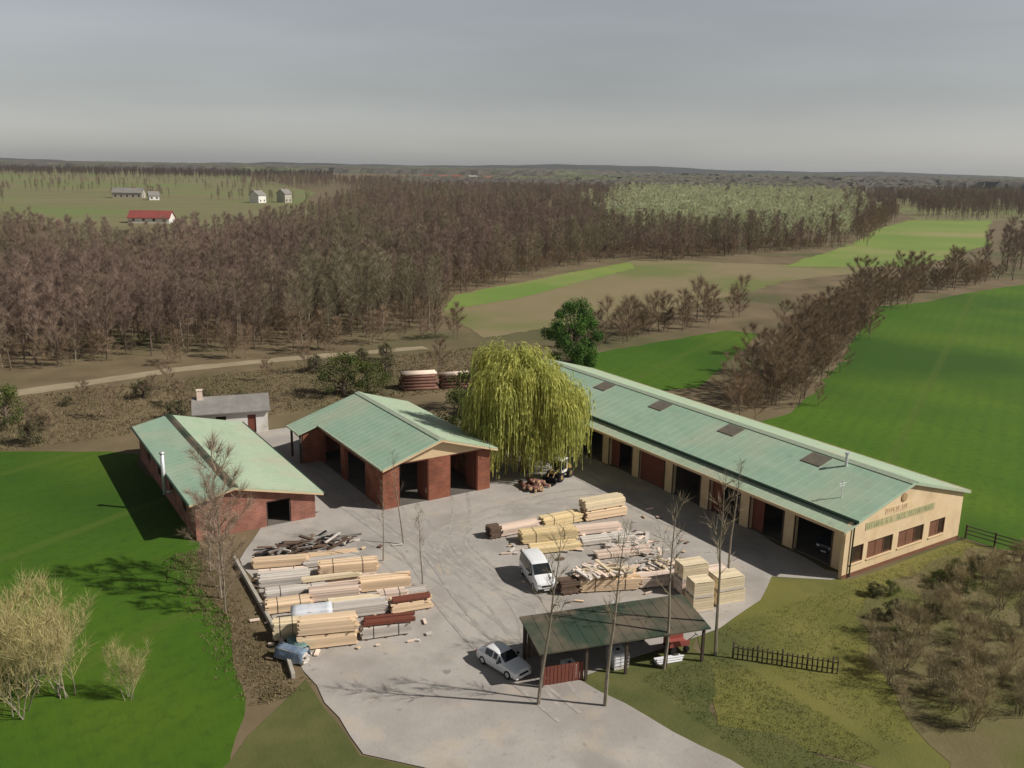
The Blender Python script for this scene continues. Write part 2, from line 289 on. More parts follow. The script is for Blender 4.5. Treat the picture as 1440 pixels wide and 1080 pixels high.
sheet('yard',[(15.4,47),(16.5,64.6),(20.2,70.6),(25,70.6),(25,97),(31,97),(31,70),(42,70),(42,80),(50,84),(55.5,91),(55.5,38.6),(53.5,38.8),(50,41.5),(46.4,39.3),(41,37.9),(29.2,37.9),(31.8,26),(22,30),(15.4,38)],K['concrete'],.045)

# ------------------------------------------------------------------ buildings
def wall_open(mb,axis,pos,th,a0,a1,z0,z1,openings,m=0):
    """wall slab along an axis with rectangular openings [(a,b,z0,z1)]; pieces butt each other"""
    def bx(a,b,c,d):
        if b-a<1e-4 or d-c<1e-4: return
        if axis=='x': mb.box(a,b,pos,pos+th,c,d,m)
        else: mb.box(pos,pos+th,a,b,c,d,m)
    cur=a0
    for (a,b,c,d) in sorted(openings):
        bx(cur,a,z0,z1); bx(a,b,z0,c); bx(a,b,d,z1); cur=b
    bx(cur,a1,z0,z1)
def roof_plane(mb,pe,pr,y0,y1,t=.12,ribs=1.0,m=0):
    """sheet from eave point pe=(x,z) to ridge point pr between y0 and y1, with raised seams running down the slope"""
    (xe,ze),(xr,zr)=pe,pr
    mb.hexa(((xe,y0,ze-t),(xr,y0,zr-t),(xr,y1,zr-t),(xe,y1,ze-t)),((xe,y0,ze),(xr,y0,zr),(xr,y1,zr),(xe,y1,ze)),m)
    d=Vector((xr-xe,0,zr-ze)); L=d.length; d/=L; n=Vector((-d.z,0,d.x)); n=n if n.z>0 else -n
    k=int((y1-y0)/ribs)
    for i in range(1,k):
        y=y0+(y1-y0)*i/k; c=Vector(((xe+xr)/2,y,(ze+zr)/2))+n*.008
        mb.obox(c,(L-.04,.035,.026),Matrix((d,Vector((0,1,0)),d.cross(Vector((0,1,0))))).transposed(),m)
def gable_poly(mb,y,th,pts,m=0): mb.prism(pts,'y',y,y+th,m)

# --- long cream workshop hall on the right
LB=thing('workshop_hall','long cream workshop hall with pale green roof and a row of open bays','building',(62,38.5,0))
def part(mb,name,m,P,root,smooth=False,bevel=0):
    o=mb.build(name,m,P,smooth,bevel=bevel)
    if P is root: o.location=(-root.location.x,-root.location.y,-root.location.z)
    return o
u0,u1=38.5,90.0
bays=[42.3+4.8*k for k in range(10)]
mb=MB()
wall_open(mb,'y',55.4,.3,u0+.3,u1-.3,0,4.45,[(c-1.75,c+1.75,0,3.3) for c in bays])
wall_open(mb,'y',68.9,.3,u0+.3,u1-.3,0,4.35,[])
wins=[(55.0,56.5),(57.0,60.1),(60.8,64.1),(64.9,67.0)]
wall_open(mb,'x',u0,.3,54.2,69.2,0,4.05,[(a,b,1.05,2.45) for a,b in wins])
gable_poly(mb,u0,.3,[(54.2,4.05),(69.2,4.05),(69.2,4.3),(61.8,6.35),(55.4,4.62)])
wall_open(mb,'x',u1-.3,.3,55.4,69.2,0,4.05,[]); gable_poly(mb,u1-.3,.3,[(55.4,4.05),(69.2,4.05),(69.2,4.3),(61.8,6.35),(55.4,4.62)])
part(mb,'wall',K['render'],LB,LB)
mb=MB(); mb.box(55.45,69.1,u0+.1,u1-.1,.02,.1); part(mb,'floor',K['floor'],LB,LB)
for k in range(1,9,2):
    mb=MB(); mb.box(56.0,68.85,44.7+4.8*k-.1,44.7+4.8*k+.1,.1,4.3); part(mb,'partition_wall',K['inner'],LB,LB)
mb=MB(); mb.box(54.19,69.23,u0-.03,u0,.0,.32); part(mb,'plinth',K['shutter'],LB,LB)
mb=MB(); roof_plane(mb,(55.2,4.6),(61.8,6.5),u0-.25,u1+.2,ribs=1.03); roof=part(mb,'roof',K['roof'],LB,LB)
mb=MB(); roof_plane(mb,(69.75,4.3),(61.83,6.5),u0-.25,u1+.2,ribs=1.03); part(mb,'rear_roof_slope',K['roof_pale'],LB,LB)
mb=MB(); roof_plane(mb,(53.75,4.02),(55.18,4.38),u0-.25,u1+.2,ribs=1.03); part(mb,'canopy',K['roof_pale'],LB,LB)
mb=MB(); mb.prism([(61.35,6.43),(61.8,6.6),(62.25,6.43),(62.2,6.38),(61.8,6.53),(61.4,6.38)],'y',u0-.28,u1+.22); part(mb,'ridge_cap',K['ridge'],LB,LB)
mb=MB(); mb.prism([(55.02,4.42),(55.0,4.6),(55.06,4.6),(55.09,4.48),(55.15,4.48),(55.17,4.6),(55.23,4.61),(55.23,4.42)],'y',u0-.27,u1+.2)
mb.tube((54.95,u0-.12,.1),(54.95,u0-.12,4.4),.06,.06,8); mb.tube((54.95,u0-.12,4.4),(55.1,u0-.18,4.5),.06,.06,8); part(mb,'gutter',K['gutter'],LB,LB)
mb=MB(); mb.box(53.68,53.74,u0-.25,u1+.2,3.80,4.03); mb.prism([(69.76,4.1),(69.82,4.1),(69.82,4.33),(69.76,4.33)],'y',u0-.25,u1+.2); part(mb,'eaves_board',K['fascia'],LB,LB)
mb=MB(); mb.prism([(55.2,4.36),(61.8,6.26),(69.75,4.06),(69.75,4.18),(61.8,6.38),(55.2,4.48)],'y',u0-.28,u0-.2); part(mb,'barge_board',K['ridge'],LB,LB)
for a,b in wins:
    mb=MB(); t=.07
    for (p,q,r,s) in ((a,b,1.05,1.05+t),(a,b,2.45-t,2.45),(a,a+t,1.05+t,2.45-t),(b-t,b,1.05+t,2.45-t)): mb.box(p,q,u0+.06,u0+.16,r,s)
    n=max(1,round((b-a)/1.1))
    for i in range(1,n): mb.box(a+(b-a)*i/n-.03,a+(b-a)*i/n+.03,u0+.07,u0+.15,1.05+t,2.45-t)
    f=part(mb,'window',K['shutter'],LB,LB)
    mb=MB(); mb.box(a+t,b-t,u0+.10,u0+.12,1.05+t,2.45-t); mb.build('pane',K['glass'],f)
    mb=MB(); mb.box(a-.05,b+.05,u0-.09,u0-.003,.97,1.05); mb.build('sill',K['render'],f)
    if b-a>2:
        mb=MB(); w_=(b-a)*.62; mb.box(a+t,a+w_,u0+.07,u0+.09,1.05+t,2.3); mb.build('blind',K['shutter'],f)
for i,c in enumerate(bays):
    mb=MB()
    mb.box(55.33,55.397,c-1.87,c-1.75,.05,3.3); mb.box(55.33,55.397,c+1.75,c+1.87,.05,3.3); mb.box(55.33,55.397,c-1.87,c+1.87,3.3,3.43)
    part(mb,'door_frame',K['post'],LB,LB)
    if i==4:
        mb=MB(); mb.box(55.5,55.56,c-1.74,c+1.74,.1,3.29)
        for k in range(1,6): mb.box(55.46,55.5,c-1.74,c+1.74,.1+3.1*k/6-.03,.1+3.1*k/6+.03)
        part(mb,'door',K['door_red'],LB,LB)
    elif i in (1,2,5,8):   # sliding leaf pushed half open
        mb=MB(); mb.box(55.74,55.80,c+.55,c+2.2,.1,3.35); part(mb,'door',K['door_red'],LB,LB)
rs=(6.5-4.6)/(61.8-55.2)
for uu in (75.6,66.3,56.4,46.6):
    mb=MB(); x0,x1=59.6,61.15
    z=lambda x:4.6+(x-55.2)*rs
    a,b=uu-1.0,uu+1.0
    mb.hexa(((x0,a,z(x0)-.02),(x1,a,z(x1)-.02),(x1,b,z(x1)-.02),(x0,b,z(x0)-.02)),((x0,a,z(x0)+.07),(x1,a,z(x1)+.07),(x1,b,z(x1)+.07),(x0,b,z(x0)+.07)))
    part(mb,'skylight',K['skylight'],LB,LB)
mb=MB(); mb.tube((60.9,44,6.1),(60.9,44,7.3),.13,.13,10); mb.tube((60.9,44,7.3),(60.9,44,7.42),.2,.2,10); part(mb,'vent_pipe',K['steel'],LB,LB)
mb=MB(); mb.tube((57.0,41.3,5.0),(57.0,41.3,6.5),.045,.04,6); mb.tube((56.6,41.3,6.3),(57.4,41.3,6.3),.02,.02,5); mb.tube((56.7,41.3,6.1),(57.3,41.3,6.1),.02,.02,5); part(mb,'antenna',K['steel'],LB,LB)
mb=MB(); mb.tube((60.9,u0-.06,5.35),(60.9,u0-.003,5.35),.36,.36,20); mb.tube((60.9,u0-.08,5.35),(60.9,u0-.061,5.35),.26,.26,20); part(mb,'round_emblem',K['sign_brown'],LB,LB)
rnd=random.Random(5)
def letters(x0,x1,z,h,m,seed,back):     # faded, unreadable painted letter strokes on a thin sign board
    r=random.Random(seed); mb=MB(); x=x0
    bd=MB(); bd.box(x0-.15,x1+.2,u0-.028,u0-.003,z-.1,z+h+.1); bo=part(bd,'sign_board',back,LB,LB)
    while x<x1-.1:
        wl=h*r.uniform(.3,.5)
        if r.random()<.88:
            mb.box(x,x+.06,u0-.04,u0-.026,z,z+h)
            for zz in r.sample((0,.28,.58,.88),2): mb.box(x+.06,x+wl,u0-.04,u0-.026,z+zz*h,z+zz*h+.06)
            if r.random()<.4: mb.box(x+wl,x+wl+.05,u0-.04,u0-.026,z,z+h*r.choice((.5,1)))
        x+=wl+.12
    o=mb.build('lettering',m,bo)
letters(58.9,62.0,4.45,.3,K['sign_brown'],3,K['render']); letters(56.6,65.0,3.6,.42,K['sign'],9,K['sign_pale'])

# --- left brick shed
SH=thing('brick_shed','low red brick shed with lopsided green roof and steel flue by the green field','building',(19.5,69.8,0))
s0,s1=69.8,93.5
mb=MB()
wall_open(mb,'x',s0,.3,14.5,24.5,0,2.3,[(20.25,22.35,0,2.25)])
gable_poly(mb,s0,.3,[(14.5,2.3),(24.5,2.3),(24.5,2.38),(17.6,4.05),(14.5,3.4)])
wall_open(mb,'x',s1-.3,.3,14.5,24.5,0,2.3,[]); gable_poly(mb,s1-.3,.3,[(14.5,2.3),(24.5,2.3),(24.5,2.38),(17.6,4.05),(14.5,3.4)])
wall_open(mb,'y',14.5,.3,s0+.3,s1-.3,0,3.35,[(y,y+1.4,1.2,2.3) for y in (73,78,83,88)])
wall_open(mb,'y',24.2,.3,s0+.3,s1-.3,0,2.36,[(75,77.4,0,2.1),(82,84.4,0,2.1)])
part(mb,'wall',K['brick'],SH,SH)
mb=MB(); mb.box(14.55,24.45,s0+.05,s1-.05,.02,.1); part(mb,'floor',K['floor'],SH,SH)
for y in (73,78,83,88):
    mb=MB()
    for (a,b,c,d) in ((y,y+1.4,1.2,1.27),(y,y+1.4,2.23,2.3),(y,y+.07,1.27,2.23),(y+1.33,y+1.4,1.27,2.23),(y+.67,y+.73,1.27,2.23)): mb.box(14.56,14.64,a,b,c,d)
    f=part(mb,'window',K['post'],SH,SH); mb=MB(); mb.box(14.59,14.61,y+.05,y+1.35,1.25,2.25); mb.build('pane',K['glass'],f)
mb=MB(); roof_plane(mb,(14.0,3.42),(17.6,4.22),s0-.5,s1+.4,ribs=.9); part(mb,'roof',K['roof'],SH,SH)
mb=MB(); roof_plane(mb,(25.1,2.36),(17.62,4.22),s0-.5,s1+.4,ribs=.9); part(mb,'yard_roof_slope',K['roof_pale'],SH,SH)
mb=MB(); mb.prism([(17.25,4.17),(17.6,4.29),(17.98,4.16),(17.94,4.11),(17.6,4.23),(17.28,4.12)],'y',s0-.52,s1+.42); part(mb,'ridge_cap',K['roof_dirty'],SH,SH)
mb=MB(); mb.prism([(14.0,3.16),(17.6,3.96),(25.1,2.1),(25.1,2.24),(17.6,4.1),(14.0,3.3)],'y',s0-.53,s0-.45); part(mb,'barge_board',K['fascia'],SH,SH)
mb=MB(); mb.prism([(13.86,3.28),(13.86,3.42),(13.99,3.42),(13.99,3.28)],'y',s0-.5,s1+.4); mb.prism([(25.12,2.22),(25.12,2.36),(25.25,2.36),(25.25,2.22)],'y',s0-.5,s1+.4); part(mb,'gutter',K['gutter'],SH,SH)
mb=MB()
for (a,b,c,d) in ((20.25,20.35,0.1,2.15),(22.25,22.35,.1,2.15),(20.25,22.35,2.15,2.25)): mb.box(a,b,s0+.05,s0+.2,c,d)
part(mb,'door_frame',K['post'],SH,SH)
mb=MB(); mb.box(20.38,20.44,s0+.32,s0+1.3,.12,2.12); part(mb,'door',K['door_red'],SH,SH)
mb=MB(); mb.tube((13.75,77.6,1.6),(13.75,77.6,5.3),.16,.16,12); mb.tube((13.75,77.6,5.3),(13.75,77.6,5.45),.24,.2,12); mb.tube((13.75,77.6,1.75),(14.48,77.6,1.75),.13,.13,10); part(mb,'flue',K['steel'],SH,SH,True)

# --- white cottage with grey roof behind the shed
WH=thing('white_outbuilding','small white walled outbuilding with grey roof and brick chimney behind the shed','building',(25.3,97.6,0),R(-14))
mb=MB(); wall_open(mb,'x',0,.3,-4.2,3.6,0,2.6,[(-2,-.9,1.2,2.1),(1.4,2.3,0,2.1)]); wall_open(mb,'x',4.7,.3,-4.2,3.6,0,2.6,[]); wall_open(mb,'y',-4.2,.3,.3,4.7,0,2.6,[]); wall_open(mb,'y',3.3,.3,.3,4.7,0,2.6,[])
mb.prism([(0,2.6),(5,2.6),(2.5,3.7)],'x',-4.2,-3.9); mb.prism([(0,2.6),(5,2.6),(2.5,3.7)],'x',3.3,3.6); mb.build('wall',K['white'],WH)
mb=MB(); mb.hexa(((-4.5,-.4,2.46),(3.9,-.4,2.46),(3.9,2.5,3.76),(-4.5,2.5,3.76)),((-4.5,-.4,2.58),(3.9,-.4,2.58),(3.9,2.5,3.88),(-4.5,2.5,3.88)))
mb.hexa(((-4.5,2.51,3.76),(3.9,2.51,3.76),(3.9,5.4,2.46),(-4.5,5.4,2.46)),((-4.5,2.51,3.88),(3.9,2.51,3.88),(3.9,5.4,2.58),(-4.5,5.4,2.58)))
rf=mb.build('roof',K['grey_roof'],WH)
mb=MB(); mb.box(-3.9,-3.3,1.9,2.5,3.4,4.7); mb.box(-3.95,-3.25,1.85,2.55,4.7,4.8); mb.build('chimney',K['wood_pink'],rf)
mb=MB(); mb.box(-1.98,-.92,.1,.16,1.22,2.08); mb.build('window',K['glass'],WH)
mb=MB(); mb.box(1.42,2.28,.1,.16,.05,2.08); mb.build('door',K['door_red'],WH)

# --- middle barn
BA=thing('brick_barn','orange brick barn with green roof and two open doorways under a cream gable','building',(35.6,68.3,0))
b0,b1=68.3,86.5
mb=MB()
wall_open(mb,'x',b0,.35,30.2,41.2,.05,4.1,[(31.75,34.7,.05,4.1),(36.9,39.85,.05,4.1)])
wall_open(mb,'y',30.2,.35,b0+.35,b1-.35,.05,3.95,[(72.2,77.2,.05,3.3),(78.2,83.2,.05,3.3)])
wall_open(mb,'y',40.85,.35,b0+.35,b1-.35,.05,4.05,[]); wall_open(mb,'x',b1-.35,.35,30.2,41.2,.05,4.05,[])
wall_open(mb,'x',83.8,.3,28.4,30.2,.05,3.5,[])
part(mb,'wall',K['brick_orange'],BA,BA)
mb=MB(); mb.prism([(30.2,4.1),(41.2,4.1),(35.8,5.78)],'y',b0+.02,b0+.3); part(mb,'gable_board',K['fascia'],BA,BA)
mb=MB(); mb.prism([(30.25,4.06),(41.15,4.06),(35.8,5.75)],'y',b1-.3,b1-.02); part(mb,'rear_gable',K['brick_orange'],BA,BA)
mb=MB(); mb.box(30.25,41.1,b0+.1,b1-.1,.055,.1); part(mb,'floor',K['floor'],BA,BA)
zl=lambda x:5.95-(35.8-x)*.325
mb=MB(); roof_plane(mb,(29.95,zl(29.95)),(35.8,5.95),b0-.55,83.3,ribs=.9); roof_plane(mb,(27.9,zl(27.9)),(35.8,5.95),83.31,87.0,ribs=.9); part(mb,'roof',K['roof'],BA,BA)
mb=MB(); roof_plane(mb,(41.7,4.15),(35.82,5.95),b0-.55,87.0,ribs=.9); part(mb,'rear_roof_slope',K['roof_pale'],BA,BA)
mb=MB(); mb.prism([(35.4,5.89),(35.8,6.03),(36.2,5.89),(36.17,5.84),(35.8,5.97),(35.43,5.84)],'y',b0-.57,87.02); part(mb,'ridge_cap',K['ridge'],BA,BA)
mb=MB(); mb.prism([(29.95,zl(29.95)-.3),(35.8,5.65),(41.7,3.86),(41.7,4.01),(35.8,5.81),(29.95,zl(29.95)-.13)],'y',b0-.6,b0-.5); part(mb,'barge_board',K['fascia'],BA,BA)
mb=MB(); mb.prism([(29.8,zl(29.95)-.16),(29.8,zl(29.95)),(29.94,zl(29.95)),(29.94,zl(29.95)-.16)],'y',b0-.5,83.25); mb.prism([(27.75,zl(27.9)-.16),(27.75,zl(27.9)),(27.89,zl(27.9)),(27.89,zl(27.9)-.16)],'y',83.35,87); part(mb,'gutter',K['ridge'],BA,BA)
for y in (84,86.7):
    mb=MB(); mb.box(28.1,28.3,y-.1,y+.1,.05,3.25); part(mb,'post',K['post'],BA,BA)
for (a,b) in ((31.75,34.7),(36.9,39.85)):
    mb=MB(); mb.box(a,a+.1,b0+.08,b0+.3,.1,3.98); mb.box(b-.1,b,b0+.08,b0+.3,.1,3.98); mb.box(a,b,b0+.08,b0+.3,3.98,4.095); part(mb,'door_frame',K['door_red'],BA,BA)
    mb=MB(); mb.box(b-.2,b-.12,b0+.36,b0+1.9,.12,3.9); part(mb,'door',K['door_red'],BA,BA)

# --- open carport with mossy roof
CP=thing('carport','low open sided carport with mossy dark green roof at the yard edge','carport',(26.7,38.3,0),R(-15))
mb=MB(); mb.hexa(((-.2,-.3,2.35),(11.0,-.3,2.35),(11.0,3.5,2.75),(-.2,3.5,2.75)),((-.2,-.3,2.45),(11.0,-.3,2.45),(11.0,3.5,2.85),(-.2,3.5,2.85)))
for i in range(1,14): 
    x=-.2+11.2*i/14; mb.hexa(((x-.03,-.28,2.452),(x+.03,-.28,2.452),(x+.03,3.48,2.852),(x-.03,3.48,2.852)),((x-.03,-.28,2.466),(x+.03,-.28,2.466),(x+.03,3.48,2.866),(x-.03,3.48,2.866)))
mb.build('roof',K['roof_dirty'],CP)
for x in (.1,2.9,5.5,8.2,10.7):
    for y,h in ((0,2.36),(3.2,2.7)):
        mb=MB(); mb.box(x-.08,x+.08,y-.08,y+.08,0,h); mb.build('post',K['post'],CP)
mb=MB(); mb.box(-.1,10.9,-.06,.06,2.2,2.349); mb.box(-.1,10.9,3.14,3.26,2.55,2.70); mb.build('beam',K['post'],CP)
mb=MB()
for i in range(11): mb.box(.2+.19*i*1.25,.2+.19*i*1.25+.2,.1,.14,.05,1.25)
mb.build('board_panel',K['door_red'],CP)
mb=MB()
for i in range(36): mb.box(.0+.3*i,.0+.3*i+.27,3.3,3.34,.05,2.6)
mb.build('rear_boarding',K['wood_dark'],CP)

# --- far buildings
def house(name,label,cat,x,y,L,D,h,rh,wm,rmat,rz,group=None,chim=True,wins=True):
    t=thing(name,label,cat,(*W(x,y),0),-TH+R(rz),group)
    mb=MB(); mb.box(-L/2,L/2,-D/2,D/2,0,h); mb.prism([(-D/2,h),(D/2,h),(0,h+rh)],'x',-L/2,L/2); mb.build('wall',wm,t)
    mb=MB(); e=.5
    for s in (-1,1):
        mb.hexa(((-L/2-e,s*(D/2+e),h-rh*e/(D/2)),(L/2+e,s*(D/2+e),h-rh*e/(D/2)),(L/2+e,0,h+rh),(-L/2-e,0,h+rh))[::1],((-L/2-e,s*(D/2+e),h-rh*e/(D/2)+.25),(L/2+e,s*(D/2+e),h-rh*e/(D/2)+.25),(L/2+e,s*.0,h+rh+.25),(-L/2-e,0,h+rh+.25)))
    r=mb.build('roof',rmat,t)
    if chim:
        mb=MB(); mb.box(L*.2-.4,L*.2+.4,.6,1.4,h+rh*.6,h+rh+1.1); mb.build('chimney',K['brick'],r)
    if wins:
        for k in range(max(2,int(L/4))):
            mb=MB(); xx=-L/2+L*(k+.5)/max(2,int(L/4)); mb.box(xx-.6,xx+.6,-D/2-.06,-D/2-.01,1.0,2.3); mb.build('window',K['glass'],t)
    return t
house('farm_barn','long low barn with dark red roof beyond the leafless wood','barn',-174,432,19,9,2.6,3.0,K['white'],K['tile_red'],4,chim=False)
house('white_house','bright white house with grey roof in the far meadow','house',-186,655,9,8,5.6,3,K['white'],K['grey_roof'],70)
house('grey_house','tall pale grey house among trees beside the bright white house','house',-170,668,7,8,6.5,3,K['kerb'],K['grey_roof'],60)
house('grey_farmhouse','long grey farmhouse with a grey roof in the far meadow','house',-298,700,22,9,4.2,3.2,K['kerb'],K['grey_roof'],5)
house('white_cottage','tiny white cottage standing next to the long grey farmhouse','house',-268,672,7,7,3.5,2.6,K['white'],K['grey_roof'],30)
for i,(x,y,lab,wm,rm_) in enumerate([(-125,1290,'pale walled village house with red roof at the far wood, first from the meadow side',K['white'],K['tile_red']),(-105,1325,'brown roofed cream house between two red roofed houses of the far village',K['render'],K['bark_red']),(-82,1290,'white house with red roof in the middle of the far village',K['white'],K['tile_red']),(-62,1320,'grey roofed white house beside the last brown roof of the far village',K['white'],K['grey_roof']),(-40,1300,'cream house under a brown roof at the end of the far village',K['render'],K['bark_red'])]):
    house('village_house',lab,'house',x,y,14,10,8.5,5,wm,rm_,rnd.uniform(-40,40),'houses of the far village')

# ------------------------------------------------------------------ vehicles
def vehicle(name,label,cat,loc,rz,kind,paint):
    """front faces -Y; rings (y, half width low, belt height, half width at belt, roof height, half width at roof)"""
    t=thing(name,label,cat,loc,rz); t.scale=(.83,)*3
    if kind=='van':
        Ls=[(-2.52,.70,.72,.72,.78,.60),(-2.45,.90,.86,.90,.98,.80),(-1.75,.96,1.06,.96,1.26,.86),(-1.62,.97,1.10,.97,1.34,.86),(-.75,.98,1.14,.98,2.06,.80),(-.3,.98,1.14,.98,2.14,.82),(1.2,.98,1.14,.98,2.15,.82),(2.30,.97,1.14,.97,2.10,.80),(2.50,.90,1.10,.92,1.95,.74)]
        wy=(-1.62,1.55); wr=.34; i_w=(3,4); sides=[(4,5),(5,6),(6,7)]; base=.24
    else:
        Ls=[(-2.18,.62,.58,.64,.62,.5),(-2.10,.82,.68,.82,.76,.66),(-1.15,.90,.86,.89,.95,.72),(-.98,.90,.88,.89,1.0,.72),(-.25,.90,.93,.89,1.42,.62),(.25,.90,.94,.89,1.47,.63),(1.15,.90,.95,.88,1.43,.62),(1.85,.88,.95,.86,1.05,.66),(2.12,.78,.86,.78,.92,.66)]
        wy=(-1.38,1.30); wr=.32; i_w=(3,4); sides=[(4,5),(5,6)]; base=.2
    def ring(L):
        y,wl,zb,wb,zr,wr_=L
        return [(-wl*.93,y,base),(-wl,y,base+.16),(-wb,y,zb),(-wr_,y,zr-.03),(-wr_*.55,y,zr),(wr_*.55,y,zr),(wr_,y,zr-.03),(wb,y,zb),(wl,y,base+.16),(wl*.93,y,base)]
    Rg=[ring(L) for L in Ls]; mb=MB(); n=10
    mb.v=[p for r in Rg for p in r]
    for i in range(len(Rg)-1):
        for j in range(n):
            k=(j+1)%n; mb.f.append((i*n+j,i*n+k,(i+1)*n+k,(i+1)*n+j)); mb.m.append(0)
    mb.f.append(tuple(range(n))); mb.m.append(0); mb.f.append(tuple((len(Rg)-1)*n+j for j in reversed(range(n)))); mb.m.append(0)
    mb.build('body',paint,t,True,bevel=.025)
    V=lambda i,j:Vector(Rg[i][j])
    def glass(name,q,ins=.07,offs=.03):
        c=sum(q,Vector())/4; nr=(q[1]-q[0]).cross(q[3]-q[0]).normalized()
        if nr.dot(c-Vector((0,0,.9)))<0: nr=-nr
        q=[p+(c-p).normalized()*ins+nr*offs for p in q]
        mb=MB(); mb.hexa([p-nr*.02 for p in q],q); return mb.build(name,K['car_glass'],t)
    a,b_=i_w
    glass('windscreen',[V(a,3).lerp(V(b_,3),.06),V(a,6).lerp(V(b_,6),.06),V(b_,6),V(b_,3)],.05)
    for s in (0,1):
        J=(2,3) if s==0 else (7,6)
        for (p,q) in sides: glass('side_window',[V(p,J[0]),V(q,J[0]),V(q,J[1]),V(p,J[1])],.09)
        glass('side_window',[V(a,J[0]).lerp(V(b_,J[0]),.25),V(b_,J[0]),V(b_,J[1]),V(a,J[0]).lerp(V(b_,J[1]),.3)+Vector((0,0,.05))],.1)
    e=len(Rg)-1
    if kind=='van': glass('rear_window',[V(e-1,2).lerp(V(e,2),.95),V(e-1,7).lerp(V(e,7),.95),V(e,6),V(e,3)],.14,.06)
    else: glass('rear_window',[V(e-2,3),V(e-2,6),V(e-1,6),V(e-1,3)],.09)
    W_=Ls[3][1]
    for y in wy:
        for s in (-1,1):
            mb=MB(); mb.tube((s*(W_-.2),y,wr),(s*(W_+.015),y,wr),wr,wr,20); wl=mb.build('wheel',K['tyre'],t)
            mb=MB(); mb.tube((s*(W_+.016),y,wr),(s*(W_+.03),y,wr),wr*.62,wr*.55,14); mb.build('rim',K['steel'],wl)
    yf=Ls[1][0]; wf=Ls[1][1]; zh=Ls[1][2]
    for s in (-1,1):
        mb=MB(); mb.obox((s*wf*.72,yf-.01,zh-.06),(.34,.16,.17),Matrix.Rotation(s*R(18),3,'Z')); mb.build('headlight',K['lamp'],t,bevel=.02)
        mb=MB(); mb.box(min(s*.62,s*.86),max(s*.62,s*.86),Ls[-1][0]-.06,Ls[-1][0]+.015,.75,1.0 if kind=='van' else .86); mb.build('tail_light',K['lamp_red'],t,bevel=.02)
        x=s*(W_+.12); mb=MB(); mb.box(x-.10,x+.10,Ls[4][0]-.32,Ls[4][0]-.2,Ls[3][2]+.02,Ls[3][2]+.2); mb.build('mirror',K['dark'],t,bevel=.02)
    mb=MB(); mb.box(-wf*.9,wf*.9,Ls[0][0]-.05,Ls[0][0]+.2,base+.0,base+.22); mb.build('bumper',K['dark'] if kind=='van' else paint,t,bevel=.03)
    mb=MB(); mb.box(-.45,.45,Ls[0][0]-.03,Ls[0][0]+.04,zh-.26,zh-.1); mb.build('grille',K['dark'],t)
    mb=MB(); mb.box(-.26,.26,Ls[0][0]-.065,Ls[0][0]-.052,base+.06,base+.17); mb.build('number_plate',K['plate'],t)
    return t
G0=.048
vehicle('panel_van','white van with side windows parked in the middle of the concrete yard','van',(34.3,49.9,G0),R(-15),'van',K['car_white'])
vehicle('parked_car','white estate car parked beside the end of the mossy carport','car',(26.0,41.3,G0),R(11),'car',K['car_white'])
dv=vehicle('parked_car','dark van standing in the shade of the first open bay of the cream hall','van',(58.6,42.4,.103),R(-80),'van',K['car_dark'])

# ------------------------------------------------------------------ timber
GY=.047
def bundle_mesh(L,D,h,seed,m,rough=0.):
    r=random.Random(seed); bw=r.choice((.14,.18,.22)); bt=r.choice((.06,.08,.11)); nb=max(2,int(D/bw)); nl=max(2,int((h-.1)/(bt+.006)))
    bw=D/nb; bt=(h-.1)/nl; mb=MB()
    for k in range(nl):
        for j in range(nb):
            if k==nl-1 and r.random()<.18: continue
            a=r.uniform(-.13,.1); b=r.uniform(-.12,.15)+(r.uniform(-.6,.3) if r.random()<.15 else 0)
            mb.box(a,L+b,j*bw+.006,(j+1)*bw-.006,.1+k*bt+.004,.1+(k+1)*bt-.002)
    return mb.mesh('planks',m)
def bundle(p0,p1,D,h,m,label,z=0,seed=1,group='timber bundles stacked in the yard',strap=True):
    d=Vector((p1[0]-p0[0],p1[1]-p0[1],0)); L=d.length; rz=math.atan2(d.y,d.x)+math.sin(seed*2.7)*R(1.8); h*=.92 if z==0 else .97; strap=strap and seed%3==0
    t=thing('timber_bundle',label,'timber bundle',(p0[0],p0[1],GY+z),rz,group)
    inst('planks',bundle_mesh(L,D,h,seed,K[m],0),t)
    for f in (.1,.5,.9):
        mb=MB(); mb.box(L*f-.05,L*f+.05,-.04,D+.04,0,.1); mb.build('bearer',K['wood_dark'],t)
    if strap:
        for f in (.24,.76):
            mb=MB(); x=L*f
            for (a,b,c,e) in ((-.012,-.001,.1,h+.012),(D+.001,D+.012,.1,h+.012),(-.001,D+.001,h+.001,h+.012)): mb.box(x-.02,x+.02,a,b,c,e)
            mb.build('strap',K['dark'],t)
    return t
